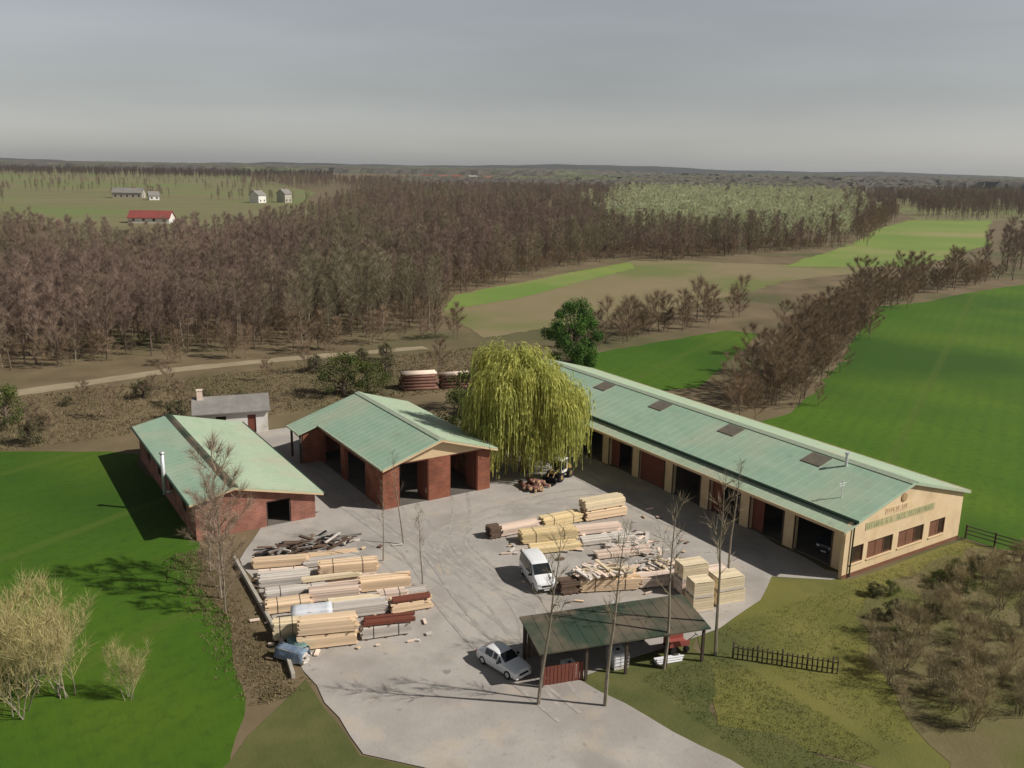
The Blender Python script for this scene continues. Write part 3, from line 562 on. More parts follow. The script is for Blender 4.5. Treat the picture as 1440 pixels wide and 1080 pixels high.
def sheetwrap(p0,p1,D,h,m,label,z=0,seed=1,name='wrapped_bundle'):
    """sheeting pulled over a stack: a sagging skin with uneven hem"""
    d=Vector((p1[0]-p0[0],p1[1]-p0[1],0)); L=d.length; rz=math.atan2(d.y,d.x); r=random.Random(seed)
    t=thing(name,label,'sheeted stack',(p0[0],p0[1],GY+z),rz)
    inst('planks',bundle_mesh(L,D,h,seed,K['wood_grey']),t)
    prof=[(-.16,.12),(-.06,h*.5),(-.03,h*.95),(.08,h+.06),(D*.35,h+.03),(D*.5,h+.05),(D*.7,h+.02),(D-.08,h+.05),(D+.03,h*.95),(D+.07,h*.5),(D+.18,.12)]
    nx=max(6,int(L/.35)); mb=MB(); n=len(prof)
    for i in range(nx+1):
        for (y,z_) in prof: mb.v.append((-.08+(L+.16)*i/nx,y+r.uniform(-.035,.035),z_+(r.uniform(-.03,.03) if z_>.2 else r.uniform(-.06,.25))))
    for i in range(nx):
        for j in range(n-1): mb.f.append((i*n+j,(i+1)*n+j,(i+1)*n+j+1,i*n+j+1)); mb.m.append(0)
    o=mb.build('sheet',K[m],t,True); s=o.modifiers.new('t','SOLIDIFY'); s.thickness=.012
    return t
# rows on the left of the yard
bundle((15.85,49.3),(19.3,48.2),1.25,1.05,'wood_tan','tall fresh tan timber bundle at the foot of the front row, beneath another tan bundle',0,1)
bundle((15.95,49.32),(19.25,48.26),1.2,.9,'wood_tan','fresh tan timber bundle lying on top of the front tan bundle',.972,2)
bundle((19.8,48.5),(22.8,47.6),1.25,.95,'wood_grey','weathered grey bundle at the end of the front row beside the bare concrete',0,3)
bundle((20.0,48.5),(23.1,47.6),.9,.35,'door_red','thin layer of reddish boards lying on the grey bundle of the front row',.879,4,strap=False)
bundle((22.9,50.6),(25.6,50.0),1.2,.8,'wood_tan','short tan bundle sticking out towards the concrete behind the front row',0,5)
bundle((23.0,50.65),(25.5,50.1),.7,.25,'door_red','reddish boards lying on the short tan bundle behind the front row',.741,6,strap=False)
bundle((19.2,51.9),(22.6,50.9),1.2,.85,'wood_grey','grey bundle in the second row next to the short tan bundle with reddish boards',0,7)
sheetwrap((16.6,52.6),(19.0,51.8),1.2,.9,'wrap','timber stack under shiny white plastic sheet behind the tall tan bundles',0,8)
bundle((14.95,51.2),(16.4,50.8),1.0,1.3,'wood_cream','short cream block of boards beside the blue sheeted heap',0,9)
sheetwrap((14.4,49.2),(15.5,47.6),.7,.8,'blue','low stack under crumpled grey blue sheet against the pale kerb',0,10,'sheeted_stack')
sheetwrap((15.5,50.3),(15.7,48.7),.6,.6,'teal','low stack under teal sheet between the blue sheet and tan bundles',0,11,'sheeted_stack')
bundle((15.6,54.8),(18.4,54.0),1.2,.75,'wood_tan','tan bundle by the kerb in the third row, beside a pinkish bundle',0,12)
bundle((18.7,55.0),(21.9,54.0),1.2,.9,'wood_pink','pinkish bundle in the middle of the third row',0,13)
bundle((22.3,54.6),(25.7,53.6),1.2,.95,'wood_tan','bright tan bundle at the open end of the third row',0,14)
bundle((16.2,57.0),(20.2,55.9),1.1,.5,'wood_grey','low grey bundle between the third and fourth rows',0,15)
bundle((20.5,56.6),(24.0,55.7),1.1,.4,'wood_pink','low pinkish bundle between the third and fourth rows',0,16)
bundle((16.3,58.9),(19.6,57.8),1.2,.85,'wood_grey','pale grey bundle by the kerb in the fourth row',0,17)
bundle((20.6,58.3),(24.6,57.1),1.2,1.05,'wood_tan','long tan bundle at the open end of the fourth row',0,18)
bundle((20.2,60.4),(24.2,59.4),1.0,.45,'wood_grey','low grey bundle right behind the long tan bundle of the fourth row',0,19)
bundle((16.8,62.2),(20.6,60.9),1.2,.7,'wood_tan','tan bundle in the back row below the shed gable',0,20)
bundle((16.7,60.4),(19.8,59.3),1.0,.4,'wood_pink','low pinkish bundle in front of the tan back row bundle',0,21)
# dark scrap heap below the shed
def scrap(name,label,cat,cx,cy,lx,ly,h,n,ms,seed,rz=0,lmin=.6,lmax=2.2,flat=.25):
    r=random.Random(seed); mb=MB()
    for i in range(n):
        x=r.gauss(0,lx*.3); y=r.gauss(0,ly*.3); x=max(-lx/2,min(lx/2,x)); y=max(-ly/2,min(ly/2,y))
        e=1-(abs(x)/(lx/2)*.6+abs(y)/(ly/2)*.4); z=.06+h*max(0,e)*r.random()
        rot=Matrix.Rotation(r.gauss(0,.5) if r.random()<.7 else r.uniform(0,3.14),3,'Z')@Matrix.Rotation(r.gauss(0,flat*.5),3,'Y')
        mb.obox((x,y,z+.03),(r.uniform(lmin,lmax),r.uniform(.08,.3),r.uniform(.03,.14)),rot,r.randrange(len(ms)))
    o=mb.build(name,[K[k] for k in ms],None,False,(cx,cy,GY),rz); return tag(o,label,cat,kind='stuff')
scrap('scrap_heap','dark heap of old beams and grey sheets below the shed doorway','scrap heap',21.6,63.9,6.6,1.8,.8,95,['wood_dark','wood_dark','wood_grey','grey_roof','dark'],3,R(-4),.8,2.8)
scrap('offcut_pile','loose grey and tan offcuts strewn behind the white van','offcuts',44.2,51.6,4.2,4.0,.35,130,['wood_grey','wood_grey','wood_pink','kerb'],4,R(-20),.5,1.9)
scrap('offcut_pile','whitish rubble of short offcuts behind the pinkish bundle','offcuts',43.4,47.2,3.2,1.6,.8,110,['wood_cream','wood_pink','white','wood_grey'],5,R(-20),.3,1.0,.6)
scrap('offcut_pile','splintered planks thrown on the ground next to the tan bundle with dark ends','offcuts',38.9,48.6,3.6,1.6,.5,80,['wood_grey','wood_tan','wood_pink'],6,R(-20),.5,1.8,.5)
scrap('wood_litter','splinters and short boards littering the concrete between the timber rows','litter',20.6,55.2,11,15,.05,60,['wood_grey','wood_tan','wood_dark','wood_pink'],12,R(-17),.2,.9,.05)
scrap('wood_litter','splinters and boards littering the concrete around the timber behind the van','litter',41.5,51.5,15,15,.05,70,['wood_grey','wood_tan','wood_dark','wood_pink'],13,R(-17),.2,.9,.05)
bundle((24.6,52.6),(26.4,52.2),1.0,.3,'wood_grey','small flat grey bundle lying apart at the end of the second row',0,51,strap=False)
bundle((18.9,57.2),(22.9,56.0),.5,.35,'wood_cream','narrow strip of cream boards leaning along the low grey bundle',.465,52,strap=False)
bundle((19.3,53.3),(22.7,52.3),.9,.6,'wood_cream','cream bundle between the second row and the pinkish bundle',0,53)
bundle((22.9,52.9),(24.8,52.3),.8,.55,'wood_pink','short pinkish bundle between second and third rows',0,54)
bundle((21.0,61.7),(24.6,60.8),.8,.4,'wood_tan','low tan bundle in front of the dark scrap heap',0,55)
# rows on the right of the yard
bundle((36.2,57.9),(39.9,57.5),1.2,.75,'wood_pink','pale pinkish bundle at the open end of the rear row, touching a dark block',0,31)
bundle((35.15,58.0),(36.05,57.92),1.0,1.05,'wood_dark','dark old timber block at the open end of the rear row',0,32,strap=False)
bundle((40.2,57.5),(43.9,57.1),1.2,.95,'wood_yellow','pale yellow bundle in the middle of the rear row',0,33)
bundle((44.2,57.0),(48.1,56.5),1.3,.95,'wood_tan','bright bundle at the hall end of the rear row, beneath another',0,34)
bundle((44.2,57.05),(48.0,56.55),1.25,.9,'wood_cream','bright cream bundle lying on top at the hall end of the rear row',.879,35)
bundle((36.8,55.7),(41.3,54.4),1.3,1.0,'wood_yellow','long yellow bundle in the row just behind the white van',0,36)
bundle((41.8,54.9),(45.6,53.9),1.2,.55,'wood_pink','low pinkish bundle following the long yellow bundle',0,37)
bundle((36.4,53.7),(40.3,52.5),1.1,.6,'wood_yellow','low yellow bundle nearest to the roof of the white van',0,38)
bundle((40.9,53.0),(45.2,51.8),1.1,.5,'wood_grey','low grey bundle in line with the low yellow bundle behind the van',0,56)
bundle((40.4,50.4),(44.6,49.1),1.0,.45,'wood_pink','low pinkish bundle between the loose offcuts and the tan bundle',0,57)
bundle((35.9,46.6),(39.9,45.0),1.4,1.1,'wood_tan','tan bundle under loose planks, between the carport and the offcuts',0,39)
bundle((34.5,47.0),(35.8,46.6),1.1,1.0,'wood_dark','dark brown block of old timber at the end of the tan bundle near the van',0,40,strap=False)
bundle((40.1,44.9),(43.2,43.8),1.2,.85,'wood_pink','pinkish bundle in line after the tan bundle near the carport',0,41)
scrap('offcut_pile','loose pale planks lying over the tan bundle beside the van','offcuts',38.0,46.6,3.4,1.2,.55,70,['wood_grey','wood_cream','wood_pink'],8,R(-22),.6,1.9,.3).location.z=GY+1.1
def crate(p0,p1,D,h,label,z=0,m='wood_cream'):
    d=Vector((p1[0]-p0[0],p1[1]-p0[1],0)); L=d.length; rz=math.atan2(d.y,d.x)
    t=thing('slatted_crate',label,'crate',(p0[0],p0[1],GY+z),rz,'tall slatted crates beside the lawn')
    n=max(3,int((h-.14)/.17)); mb=MB()
    for i in range(n):
        z0=.16+(h-.18)*i/n; z1=z0+(h-.18)/n-.025
        mb.box(.0,L,.0,.025,z0,z1); mb.box(0,L,D-.025,D,z0,z1); mb.box(0,.025,.03,D-.03,z0,z1); mb.box(L-.025,L,.03,D-.03,z0,z1)
    mb.build('slat_side',K[m],t)
    mb=MB()
    for x in (.03,L-.11):
        for y in (.03,D-.11): mb.box(x,x+.08,y,y+.08,.14,h)
    mb.build('corner_post',K[m],t)
    mb=MB()
    for y in (0,D/2-.05,D-.1): mb.box(0,L,y,y+.1,0,.11)
    mb.box(0,L,0,D,.11,.14); mb.build('pallet_base',K['wood_grey'],t)
    mb=MB()
    for i in range(6): mb.box(.03,L-.03,.03+(D-.06)*i/6,.03+(D-.06)*(i+.92)/6,h+.002,h+.022)
    mb.build('lid',K[m],t)
    return t
crate((40.7,40.2),(42.2,39.75),1.3,1.15,'cream slatted crate under another, beside the carport end')
crate((40.72,40.22),(42.18,39.78),1.25,1.1,'cream slatted crate topmost of the pair beside the carport end',1.18)
crate((42.9,40.1),(45.1,39.6),1.4,1.1,'wide cream slatted crate standing on the concrete at the lawn edge, beneath another')
crate((42.95,40.12),(45.0,39.65),1.35,.95,'wide cream slatted crate topmost of the pair at the lawn edge',1.13)
crate((41.9,42.6),(44.0,42.1),1.3,1.15,'greyish cream crate under another, behind the pair beside the carport',0,'wood_pink')
crate((41.92,42.62),(43.95,42.15),1.25,1.1,'greyish cream crate topmost behind the pair beside the carport',1.18,'wood_cream')
crate((44.4,42.3),(46.0,41.9),1.3,1.3,'single pinkish crate on the concrete towards the dark bay of the hall',0,'wood_pink')

# logs
logr=random.Random(11)
mb=MB(); mb.tube((0,0,0),(4.2,0,0),.19,.16,10,0,False)
k=len(mb.v); mb.f.append(tuple(reversed(range(10)))); mb.m.append(1); mb.f.append(tuple(10+i for i in range(10))); mb.m.append(1)
logme=mb.mesh('log',[K['bark_red'],K['log_end']],True)
def logpile(x,y,rz,rows,label,group,s=1.,base=0.):
    c=Matrix.Rotation(rz,3,'Z')
    for k in range(rows[1]):
        for j in range(rows[0]-k):
            p=c@Vector((logr.uniform(-.25,.25),(j+k*.5)*.38*s,0))
            o=inst('log',logme,None,(x+p.x,y+p.y,base+.19*s+k*.33*s),rz,s*logr.uniform(.92,1.03)); o.rotation_euler.x=logr.uniform(0,6)
            tag(o,label,'log',group)
mb=MB(); mb.tube((0,0,0),(4.0,0,0),.17,.15,9,0,False); mb.f+= [tuple(reversed(range(9))),tuple(9+i for i in range(9))]; mb.m+=[1,1]
loglight=mb.mesh('peeled_log',[K['wood_pink'],K['log_end']],True)
logpile(50.2,105.8,R(-14),(8,5),'long reddish log in the stack behind the barn roof','logs stacked behind the barn',1.15)
logpile(55.4,104.4,R(-16),(7,4),'long reddish log in the second stack, between the first stack and the willow','logs in the second stack behind the barn',1.15)
for (x,y,rz,n,z,lab,g) in ((50.2,105.8,R(-14),6,2.05,'pale peeled log on top of the reddish stack behind the barn roof','pale logs on the stack behind the barn'),(55.4,104.4,R(-16),5,1.7,'pale peeled log on top of the second reddish stack near the willow','pale logs on the second stack')):
    for k in range(n):
        c=Matrix.Rotation(rz,3,'Z')@Vector((logr.uniform(-.4,.5),.7+.36*k,0)); tag(inst('log',loglight,None,(x+c.x,y+c.y,z+logr.uniform(-.03,.05)),rz+logr.gauss(0,.04),1.12),lab,'log',g)
for k in range(22):     # short logs tumbled in a heap, sawn ends towards the yard
    a=logr.uniform(0,6.28); q=logr.random()**.7; x=44.7+1.3*q*math.cos(a); y=67.0+1.0*q*math.sin(a)
    o=inst('log',logme,None,(x,y,.2+.75*(1-q)*logr.random()),R(-78)+logr.gauss(0,.5),(.28*logr.uniform(.8,1.3),logr.uniform(.75,1.25),logr.uniform(.75,1.25)))
    tag(o,'short brown log with tan sawn end in the heap under the willow','log','logs heaped under the willow')
def tote(name,label,x,y,rz,s=1.):
    t=thing(name,label,'container',(x,y,GY),rz)
    mb=MB(); mb.box(-.48*s,.48*s,-.55*s,.55*s,.16*s,1.1*s); mb.build('tank',K['plastic'],t,bevel=.06)
    mb=MB(); mb.tube((0,0,1.1*s),(0,0,1.16*s),.12*s,.12*s,12); mb.build('cap',K['dark'],t)
    mb=MB()
    for z in (.3,.55,.8,1.05):
        z*=s
        for (a,b) in (((-.52,-.59),(.52,-.59)),((.52,-.59),(.52,.59)),((.52,.59),(-.52,.59)),((-.52,.59),(-.52,-.59))): mb.tube((a[0]*s,a[1]*s,z),(b[0]*s,b[1]*s,z),.015,.015,5)
    for x_ in (-.52,0,.52):
        for y_ in (-.59,.59): mb.tube((x_*s,y_*s,.12*s),(x_*s,y_*s,1.08*s),.015,.015,5)
    mb.build('cage',K['steel'],t)
    mb=MB(); mb.box(-.5*s,.5*s,-.58*s,.58*s,.0,.14*s); mb.build('pallet',K['wood_grey'],t)
K['loader']=mat('worn_yellow_paint',(.48,.33,.10),(.36,.24,.09),1.5,rough=.6,c3=(.22,.15,.09),scale3=1.2,lo3=.5,hi3=.65)
t=thing('wheel_loader','small worn yellow wheel loader with a white cab at the foot of the willow','loader',(48.6,67.3,GY),R(24))   # front towards -X
mb=MB(); mb.box(-1.1,1.3,-.38,.38,.42,.72); mb.build('chassis',K['dark'],t,bevel=.03)
mb=MB(); mb.hexa(((.55,-.5,.7),(1.55,-.5,.7),(1.55,.5,.7),(.55,.5,.7)),((.6,-.46,1.3),(1.5,-.42,1.18),(1.5,.42,1.18),(.6,.46,1.3))); mb.build('engine_cover',K['loader'],t,bevel=.05)
mb=MB()
for x in (-.52,.5):
    for y in (-.48,.48): mb.box(x-.04,x+.04,y-.04,y+.04,.72,1.98)
mb.box(-.56,.54,-.52,.52,.7,.95); cab=mb.build('cab',K['white'],t)
mb=MB(); mb.box(-.66,.62,-.58,.58,1.98,2.1); mb.build('roof',K['white'],cab,bevel=.03)
mb=MB(); mb.box(-.50,.48,-.46,.46,.96,1.95); mb.build('window',K['car_glass'],cab)
for x in (-.85,.95):
    for y in (-.62,.62):
        mb=MB(); mb.tube((x,y-.15,.46),(x,y+.15,.46),.46,.46,20); w_=mb.build('wheel',K['tyre'],t)
        mb=MB(); q=.16 if y>0 else -.16; mb.tube((x,y+q,.46),(x,y+q*1.12,.46),.22,.2,12); mb.build('rim',K['loader'],w_)
mb=MB()
for y in (-.3,.3): mb.tube((-.6,y,1.15),(-1.5,y,.95),.07,.06,6); mb.tube((-1.5,y,.95),(-1.9,y,.4),.06,.06,6)
mb.tube((-1.5,-.36,.95),(-1.5,.36,.95),.05,.05,6); mb.build('boom',K['loader'],t)
mb=MB(); mb.hexa(((-2.5,-.75,.06),(-1.85,-.75,.06),(-1.85,.75,.06),(-2.5,.75,.06)),((-2.5,-.75,.11),(-1.9,-.75,.16),(-1.9,.75,.16),(-2.5,.75,.11)))
mb.hexa(((-1.9,-.75,.165),(-1.8,-.75,.1),(-1.8,.75,.1),(-1.9,.75,.165)),((-2.0,-.75,.66),(-1.9,-.75,.68),(-1.9,.75,.68),(-2.0,.75,.66))); mb.build('bucket',K['dark'],t)
tote('water_container','white caged plastic container at the board panel under the carport',29.0,38.55,-.2,.75)
tote('water_container','white caged plastic container standing alone by the post in the middle of the carport',32.2,37.9,-.2,.95)
# pipes and red trailer under the carport end
t=thing('pipe_stack','heap of white pipes under the open end of the carport','pipes',(34.3,36.6,.024),R(-15))
for i in range(9):
    mb=MB(); y=.13*(i%4)+.06*(i//4); z=.07+.12*(i//4); mb.tube((0,y,z),(1.7+.1*(i%3),y,z),.06,.06,8); mb.build('pipe',K['plastic'],t)
t=thing('handcart','small red flat cart beside the open end of the carport','cart',(36.6,37.4,.046),R(-15))
mb=MB(); mb.box(-.7,.7,-.45,.45,.42,.5); mb.box(-.7,.7,-.45,-.41,.5,.8); mb.box(-.7,.7,.41,.45,.5,.8); mb.box(-.7,-.66,-.41,.41,.5,.8); mb.build('tray',K['red'],t)
for x in (-.45,.45):
    for y in (-.5,.5):
        mb=MB(); mb.tube((x,y-.04,.22),(x,y+.04,.22),.22,.22,14); mb.build('wheel',K['tyre'],t)
    mb=MB(); mb.box(x-.03,x+.03,-.46,.46,.19,.42); mb.build('axle',K['dark'],t)
mb=MB(); mb.tube((.7,0,.45),(1.4,0,.85),.025,.025,6); mb.tube((1.4,-.2,.85),(1.4,.2,.85),.025,.025,6); mb.build('handle',K['dark'],t)
# dusty tyre marks curving over the concrete
K['tyre_mark']=mat('tyre_dust',(.315,.29,.265),(.40,.37,.335),1.1,8,rough=.95,world=True,lo=.42,hi=.6)
mb=MB(); trk=[[(33.5,45),(31.5,50),(31,56),(31.5,63),(33,69)],[(27.3,36),(28.5,42),(30,49),(30.4,57),(29,66),(27.8,74)],[(33,47),(31.5,53),(33,60),(39,63),(46,60),(51,56)],[(27.5,38),(27.8,46),(27,54),(25.6,62),(22.5,67.5)],[(28.5,41),(31.5,48),(32.5,58),(36,64.5),(38.3,69)],[(51,62),(46,63.5),(38,63),(31,60),(28,54)],[(53,44),(51,50),(50.5,58),(51,68),(52,80)],[(26.5,35),(26.3,43),(26.9,50),(28.5,60),(28,72),(27.5,85)]]
for P in trk:
    pts=[]
    for i in range(len(P)-1):
        p0,p1,p2,p3=[Vector((*P[max(0,min(len(P)-1,i+k))],0)) for k in (-1,0,1,2)]
        for q in range(8):
            t=q/8; pts.append(.5*((2*p1)+(p2-p0)*t+(2*p0-5*p1+4*p2-p3)*t*t+(3*p1-p0-3*p2+p3)*t**3))
    zt=.050+.0015*trk.index(P)
    for o_ in (-.75,.75):
        L=[]
        for i,p in enumerate(pts):
            d=(pts[min(i+1,len(pts)-1)]-pts[max(i-1,0)]).normalized(); n=Vector((-d.y,d.x,0)); L.append((p+n*(o_-.13),p+n*(o_+.13)))
        for a,b_ in zip(L,L[1:]): mb.quad((a[0].x,a[0].y,zt),(a[1].x,a[1].y,zt),(b_[1].x,b_[1].y,zt),(b_[0].x,b_[0].y,zt))
mb.build('tyre_marks',K['tyre_mark'])['kind']='structure'
# low kerb wall along the field, rail fence beyond the hall
mb=MB(); P=[(14.6,46.6),(15.2,50),(15.6,56),(16.1,64.6)]
for a,b_ in zip(P,P[1:]):
    d=Vector((b_[0]-a[0],b_[1]-a[1],0)); L=d.length; c=Vector(((a[0]+b_[0])/2,(a[1]+b_[1])/2,.2)); d.normalize()
    mb.obox(c,(L,.22,.4),Matrix((d,Vector((-d.y,d.x,0)),Vector((0,0,1)))).transposed())
tag(mb.build('kerb_wall',K['kerb']),'low pale concrete kerb wall between the timber rows and the green field','kerb wall')
t=thing('picket_fence','low dark picket fence between the carport end and the lawn','fence',(39.0,34.8,0))
q0=Vector((0,0,0)); q1=Vector((4.2,-4.6,0))
for i in range(22):
    p=q0.lerp(q1,i/21); mb=MB(); k=.055 if i%5==0 else .035; mb.box(p.x-k,p.x+k,p.y-.03,p.y+.03,0,1.15 if i%5==0 else .95); mb.build('post' if i%5==0 else 'picket',K['post'],t)
for z in (.3,.75):
    mb=MB(); mb.tube((q0.x,q0.y+.05,z),(q1.x,q1.y+.05,z),.03,.03,5); mb.build('rail',K['post'],t)
t=thing('rail_fence','dark wooden rail fence running from the hall corner along the crop field','fence',(69.9,38.2,0))
fa=Vector((0,0,0)); fb=Vector((1.7,-9,0)); fc=Vector((4,-22,0)); pts=[fa.lerp(fb,i/4) for i in range(4)]+[fb.lerp(fc,i/6) for i in range(7)]
for p in pts:
    mb=MB(); mb.box(p.x-.06,p.x+.06,p.y-.06,p.y+.06,0,1.25); mb.build('post',K['post'],t)
for z in (.45,.8,1.12):
    mb=MB()
    for a,b_ in zip(pts,pts[1:]): mb.tube((a.x,a.y-.06,z),(b_.x,b_.y+.06,z),.05,.05,5)
    mb.build('rail',K['post'],t)

# ------------------------------------------------------------------ trees
def sliver(mb,p,d,L,w,r,m=0):
    a=d.orthogonal().normalized(); a=Matrix.Rotation(r.uniform(0,6.28),3,d)@a
    mb.tri(p-a*w,p+a*w,p+d*L,m)
def bare(seed,h=12.,spread=3.2,twigs=420,tr=.16,first=.3,tw=.035,tl=1.5,limbs=11,up=.75,multi=1):
    """returns (trunk builder, crown builder) of a leafless tree"""
    r=random.Random(seed); tk=MB(); cr=MB(); tips=[]
    for q in range(multi):
        b0=Vector((0,0,-.15)) if multi==1 else Vector((r.uniform(-.5,.5),r.uniform(-.5,.5),-.15)); pts=[b0]; n=6
        lean=Vector((r.gauss(0,.04),r.gauss(0,.04),0)) if multi==1 else Vector((r.gauss(0,.22),r.gauss(0,.22),0))
        hh=h*(1 if multi==1 else r.uniform(.65,1))
        for i in range(1,n+1): pts.append(Vector((pts[-1].x+lean.x*hh/n+r.gauss(0,.06),pts[-1].y+lean.y*hh/n+r.gauss(0,.06),hh*.92*i/n)))
        for i in range(n): tk.tube(pts[i],pts[i+1],tr*(1-.88*i/n),tr*(1-.88*(i+1)/n),6,0,False)
        for k in range(limbs):
            f=first+(.97-first)*(k+r.random())/limbs; i=min(n-1,int(f*n)); p=pts[i].lerp(pts[i+1],f*n-i)
            az=k*2.4+r.uniform(-.5,.5); L=spread*(1.15-f*.75)*r.uniform(.7,1.2); d=Vector((math.cos(az),math.sin(az),up*r.uniform(.6,1.5))).normalized()
            p1=p+d*L*.5; d2=(d+Vector((r.gauss(0,.2),r.gauss(0,.2),.35))).normalized(); p2=p1+d2*L*.55
            w=tr*.42*(1-f*.7); cr.tube(p,p1,w,w*.6,4,0,False); cr.tube(p1,p2,w*.6,w*.2,4,0,False)
            tips+=[(p.lerp(p1,t),d) for t in (.35,.7,1.)]+[(p1.lerp(p2,t),d2) for t in (.3,.6,.85,1.)]*2
        tips+=[(pts[-1],Vector((0,0,1)))]*6
    for i in range(twigs):
        p,d=r.choice(tips); d=(d+Vector((r.gauss(0,.55),r.gauss(0,.55),r.gauss(.25,.4)))).normalized()
        L=tl*r.uniform(.5,1.25); sliver(cr,p+d*r.uniform(0,.3),d,L,tw*r.uniform(.6,1.2),r)
        e=p+d*L*.45; d3=(d+Vector((r.gauss(0,.6),r.gauss(0,.6),r.gauss(.1,.4)))).normalized(); sliver(cr,e,d3,L*.6,tw*.7,r)
    return tk,cr
def bare_set(n,key,bark,base,**kw):
    out=[]
    for i in range(n):
        tk,cr=bare(base+i,**kw); out.append((tk,cr,tk.mesh('trunk',K[bark]),cr.mesh('crown',K[key])))
    return out
def put_tree(name,label,cat,group,x,y,var,s=1.,rz=0.):
    t=thing(name,label,cat,(x,y,0),rz,group); t.scale=(s,s,s*random.Random(int(x*97+y*31)).uniform(.9,1.12))
    inst('trunk',var[2],t); inst('crown',var[3],t); return t
A=bare_set(6,'twig','bark',100,h=12,spread=2.5,twigs=900,tw=.02,tl=1.2,limbs=16,first=.25,tr=.12,up=1.5)+bare_set(4,'twig','bark_pale',150,h=12.5,spread=1.9,twigs=800,tw=.018,tl=1.1,limbs=16,first=.3,tr=.12,up=1.9)+bare_set(2,'twig','bark',170,h=10.5,spread=3.4,twigs=900,tw=.02,tl=1.2,limbs=14,first=.2,tr=.13,up=1.)
B_=bare_set(3,'twig_warm','bark',200,h=8,spread=3.0,twigs=800,tw=.024,limbs=12,first=.1,tr=.09)
F_=bare_set(4,'twig_scrub','bark',250,h=4.2,spread=1.6,twigs=900,tw=.011,tl=.85,limbs=7,first=.05,tr=.04,up=1.1,multi=6)
def joined(var,twkey):
    mb=MB(); tk,cr=var[0],var[1]; n=len(tk.v); mb.v=tk.v+cr.v; mb.f=tk.f+[tuple(n+i for i in f) for f in cr.f]; mb.m=[0]*len(tk.f)+[1]*len(cr.f)
    return mb.mesh('wood_tree',[K['bark'],K[twkey]])
def inpoly(p,P):
    c=False; j=len(P)-1
    for i in range(len(P)):
        if (P[i][1]>p[1])!=(P[j][1]>p[1]) and p[0]<(P[j][0]-P[i][0])*(p[1]-P[i][1])/(P[j][1]-P[i][1])+P[i][0]: c=not c
        j=i
    return c
wood=[(-125,116),(-76,121),(-47,139),(-14,160),(-14,202),(9,258),(42,304),(47,289),(127,352),(232,548),(420,1010),(-165,1010),(-95,420),(-100,318),(-112,262),(-200,344),(-300,350),(-230,240)]
spring=lambda x,y: y>372 and y<960 and .118*y+6*math.sin(y*.05)<x<.365*y+8*math.sin(y*.07)
fr_=random.Random(77); near=[]; far=[]; spr=[]
y=110.
while y<1010:
    st=3.7+max(0,y-150)*.011; st=min(st,10)
    x=-.62*y-20
    while x<.47*y+20:
        p=(x+fr_.uniform(-.45,.45)*st,y+fr_.uniform(-.45,.45)*st)
        if inpoly(p,wood):
            if spring(p[0]+fr_.gauss(0,9),p[1]+fr_.gauss(0,16)) and fr_.random()<.9: spr.append(p)
            else: near.append(p)
        x+=st
    y+=st
near.sort(key=lambda p:p[1]+.15*abs(p[0]))
front=near[:150]; far=near[150:]
gl='leafless brown tree at the yard facing edge of the great bare wood'
for i,(x,y) in enumerate(front):
    put_tree('bare_tree',gl,'tree','bare trees along the front of the wood',*W(x,y),A[i%12],fr_.uniform(.72,1.12),fr_.uniform(0,6.28))
def scatter(name,pts,vars_,key,label,s0,s1,grow=0.):
    lib=bpy.data.collections.new(name+'_kinds')
    for v in vars_: lib.objects.link(bpy.data.objects.new('wood_tree',joined(v,key)))
    me=bpy.data.meshes.new(name); me.from_pydata([(*W(*p),0) for p in pts],[],[])
    o=bpy.data.objects.new(name,me); col.objects.link(o); tag(o,label,'wood',kind='stuff')
    ng=bpy.data.node_groups.new(name,'GeometryNodeTree'); ng.interface.new_socket('Geometry',in_out='INPUT',socket_type='NodeSocketGeometry'); ng.interface.new_socket('Geometry',in_out='OUTPUT',socket_type='NodeSocketGeometry')
    N=ng.nodes; L=ng.links; gi=N.new('NodeGroupInput'); go=N.new('NodeGroupOutput'); ip=N.new('GeometryNodeInstanceOnPoints')
    ci=N.new('GeometryNodeCollectionInfo'); ci.inputs['Collection'].default_value=lib; ci.inputs['Separate Children'].default_value=True; ci.inputs['Reset Children'].default_value=True
    rs_=N.new('FunctionNodeRandomValue'); rs_.data_type='FLOAT'; rs_.inputs[2].default_value=s0; rs_.inputs[3].default_value=s1
    rr=N.new('FunctionNodeRandomValue'); rr.data_type='FLOAT_VECTOR'; rr.inputs[0].default_value=(0,0,0); rr.inputs[1].default_value=(0,0,6.28); rr.inputs['Seed'].default_value=3
    L.new(gi.outputs[0],ip.inputs['Points']); L.new(ci.outputs[0],ip.inputs['Instance']); ip.inputs['Pick Instance'].default_value=True
    L.new(rs_.outputs[1],ip.inputs['Scale']); L.new(rr.outputs[0],ip.inputs['Rotation']); L.new(ip.outputs[0],go.inputs[0])
    m=o.modifiers.new('trees','NODES'); m.node_group=ng
    return o
scatter('wood',far,A,'twig','brown mass of bare treetops of the great wood behind its front trees',.7,1.15)
SP=bare_set(3,'twig_spring','bark_pale',300,h=13,spread=3.6,twigs=320,tw=.06,limbs=11,up=1.1,tr=.1)
scatter('spring_wood',spr,SP,'twig_spring','pale yellow green treetops of a budding wood under the horizon',.8,1.15)
ug=[p for p in ((fr_.uniform(-125,130),fr_.uniform(112,360)) for _ in range(5200)) if inpoly(p,wood)]
scatter('undergrowth',ug,B_,'twig_warm','brown undergrowth between the trunks of the great bare wood',.25,.6)
wr=[p for p in ((fr_.uniform(250,700),fr_.uniform(555,1150)) for _ in range(3400)) if inpoly(p,[(256,560),(330,575),(420,560),(640,760),(760,1150),(560,1150),(420,1020)])]
scatter('wood',wr,A,'twig','brown treetops beyond the distant bright field',.75,1.2)
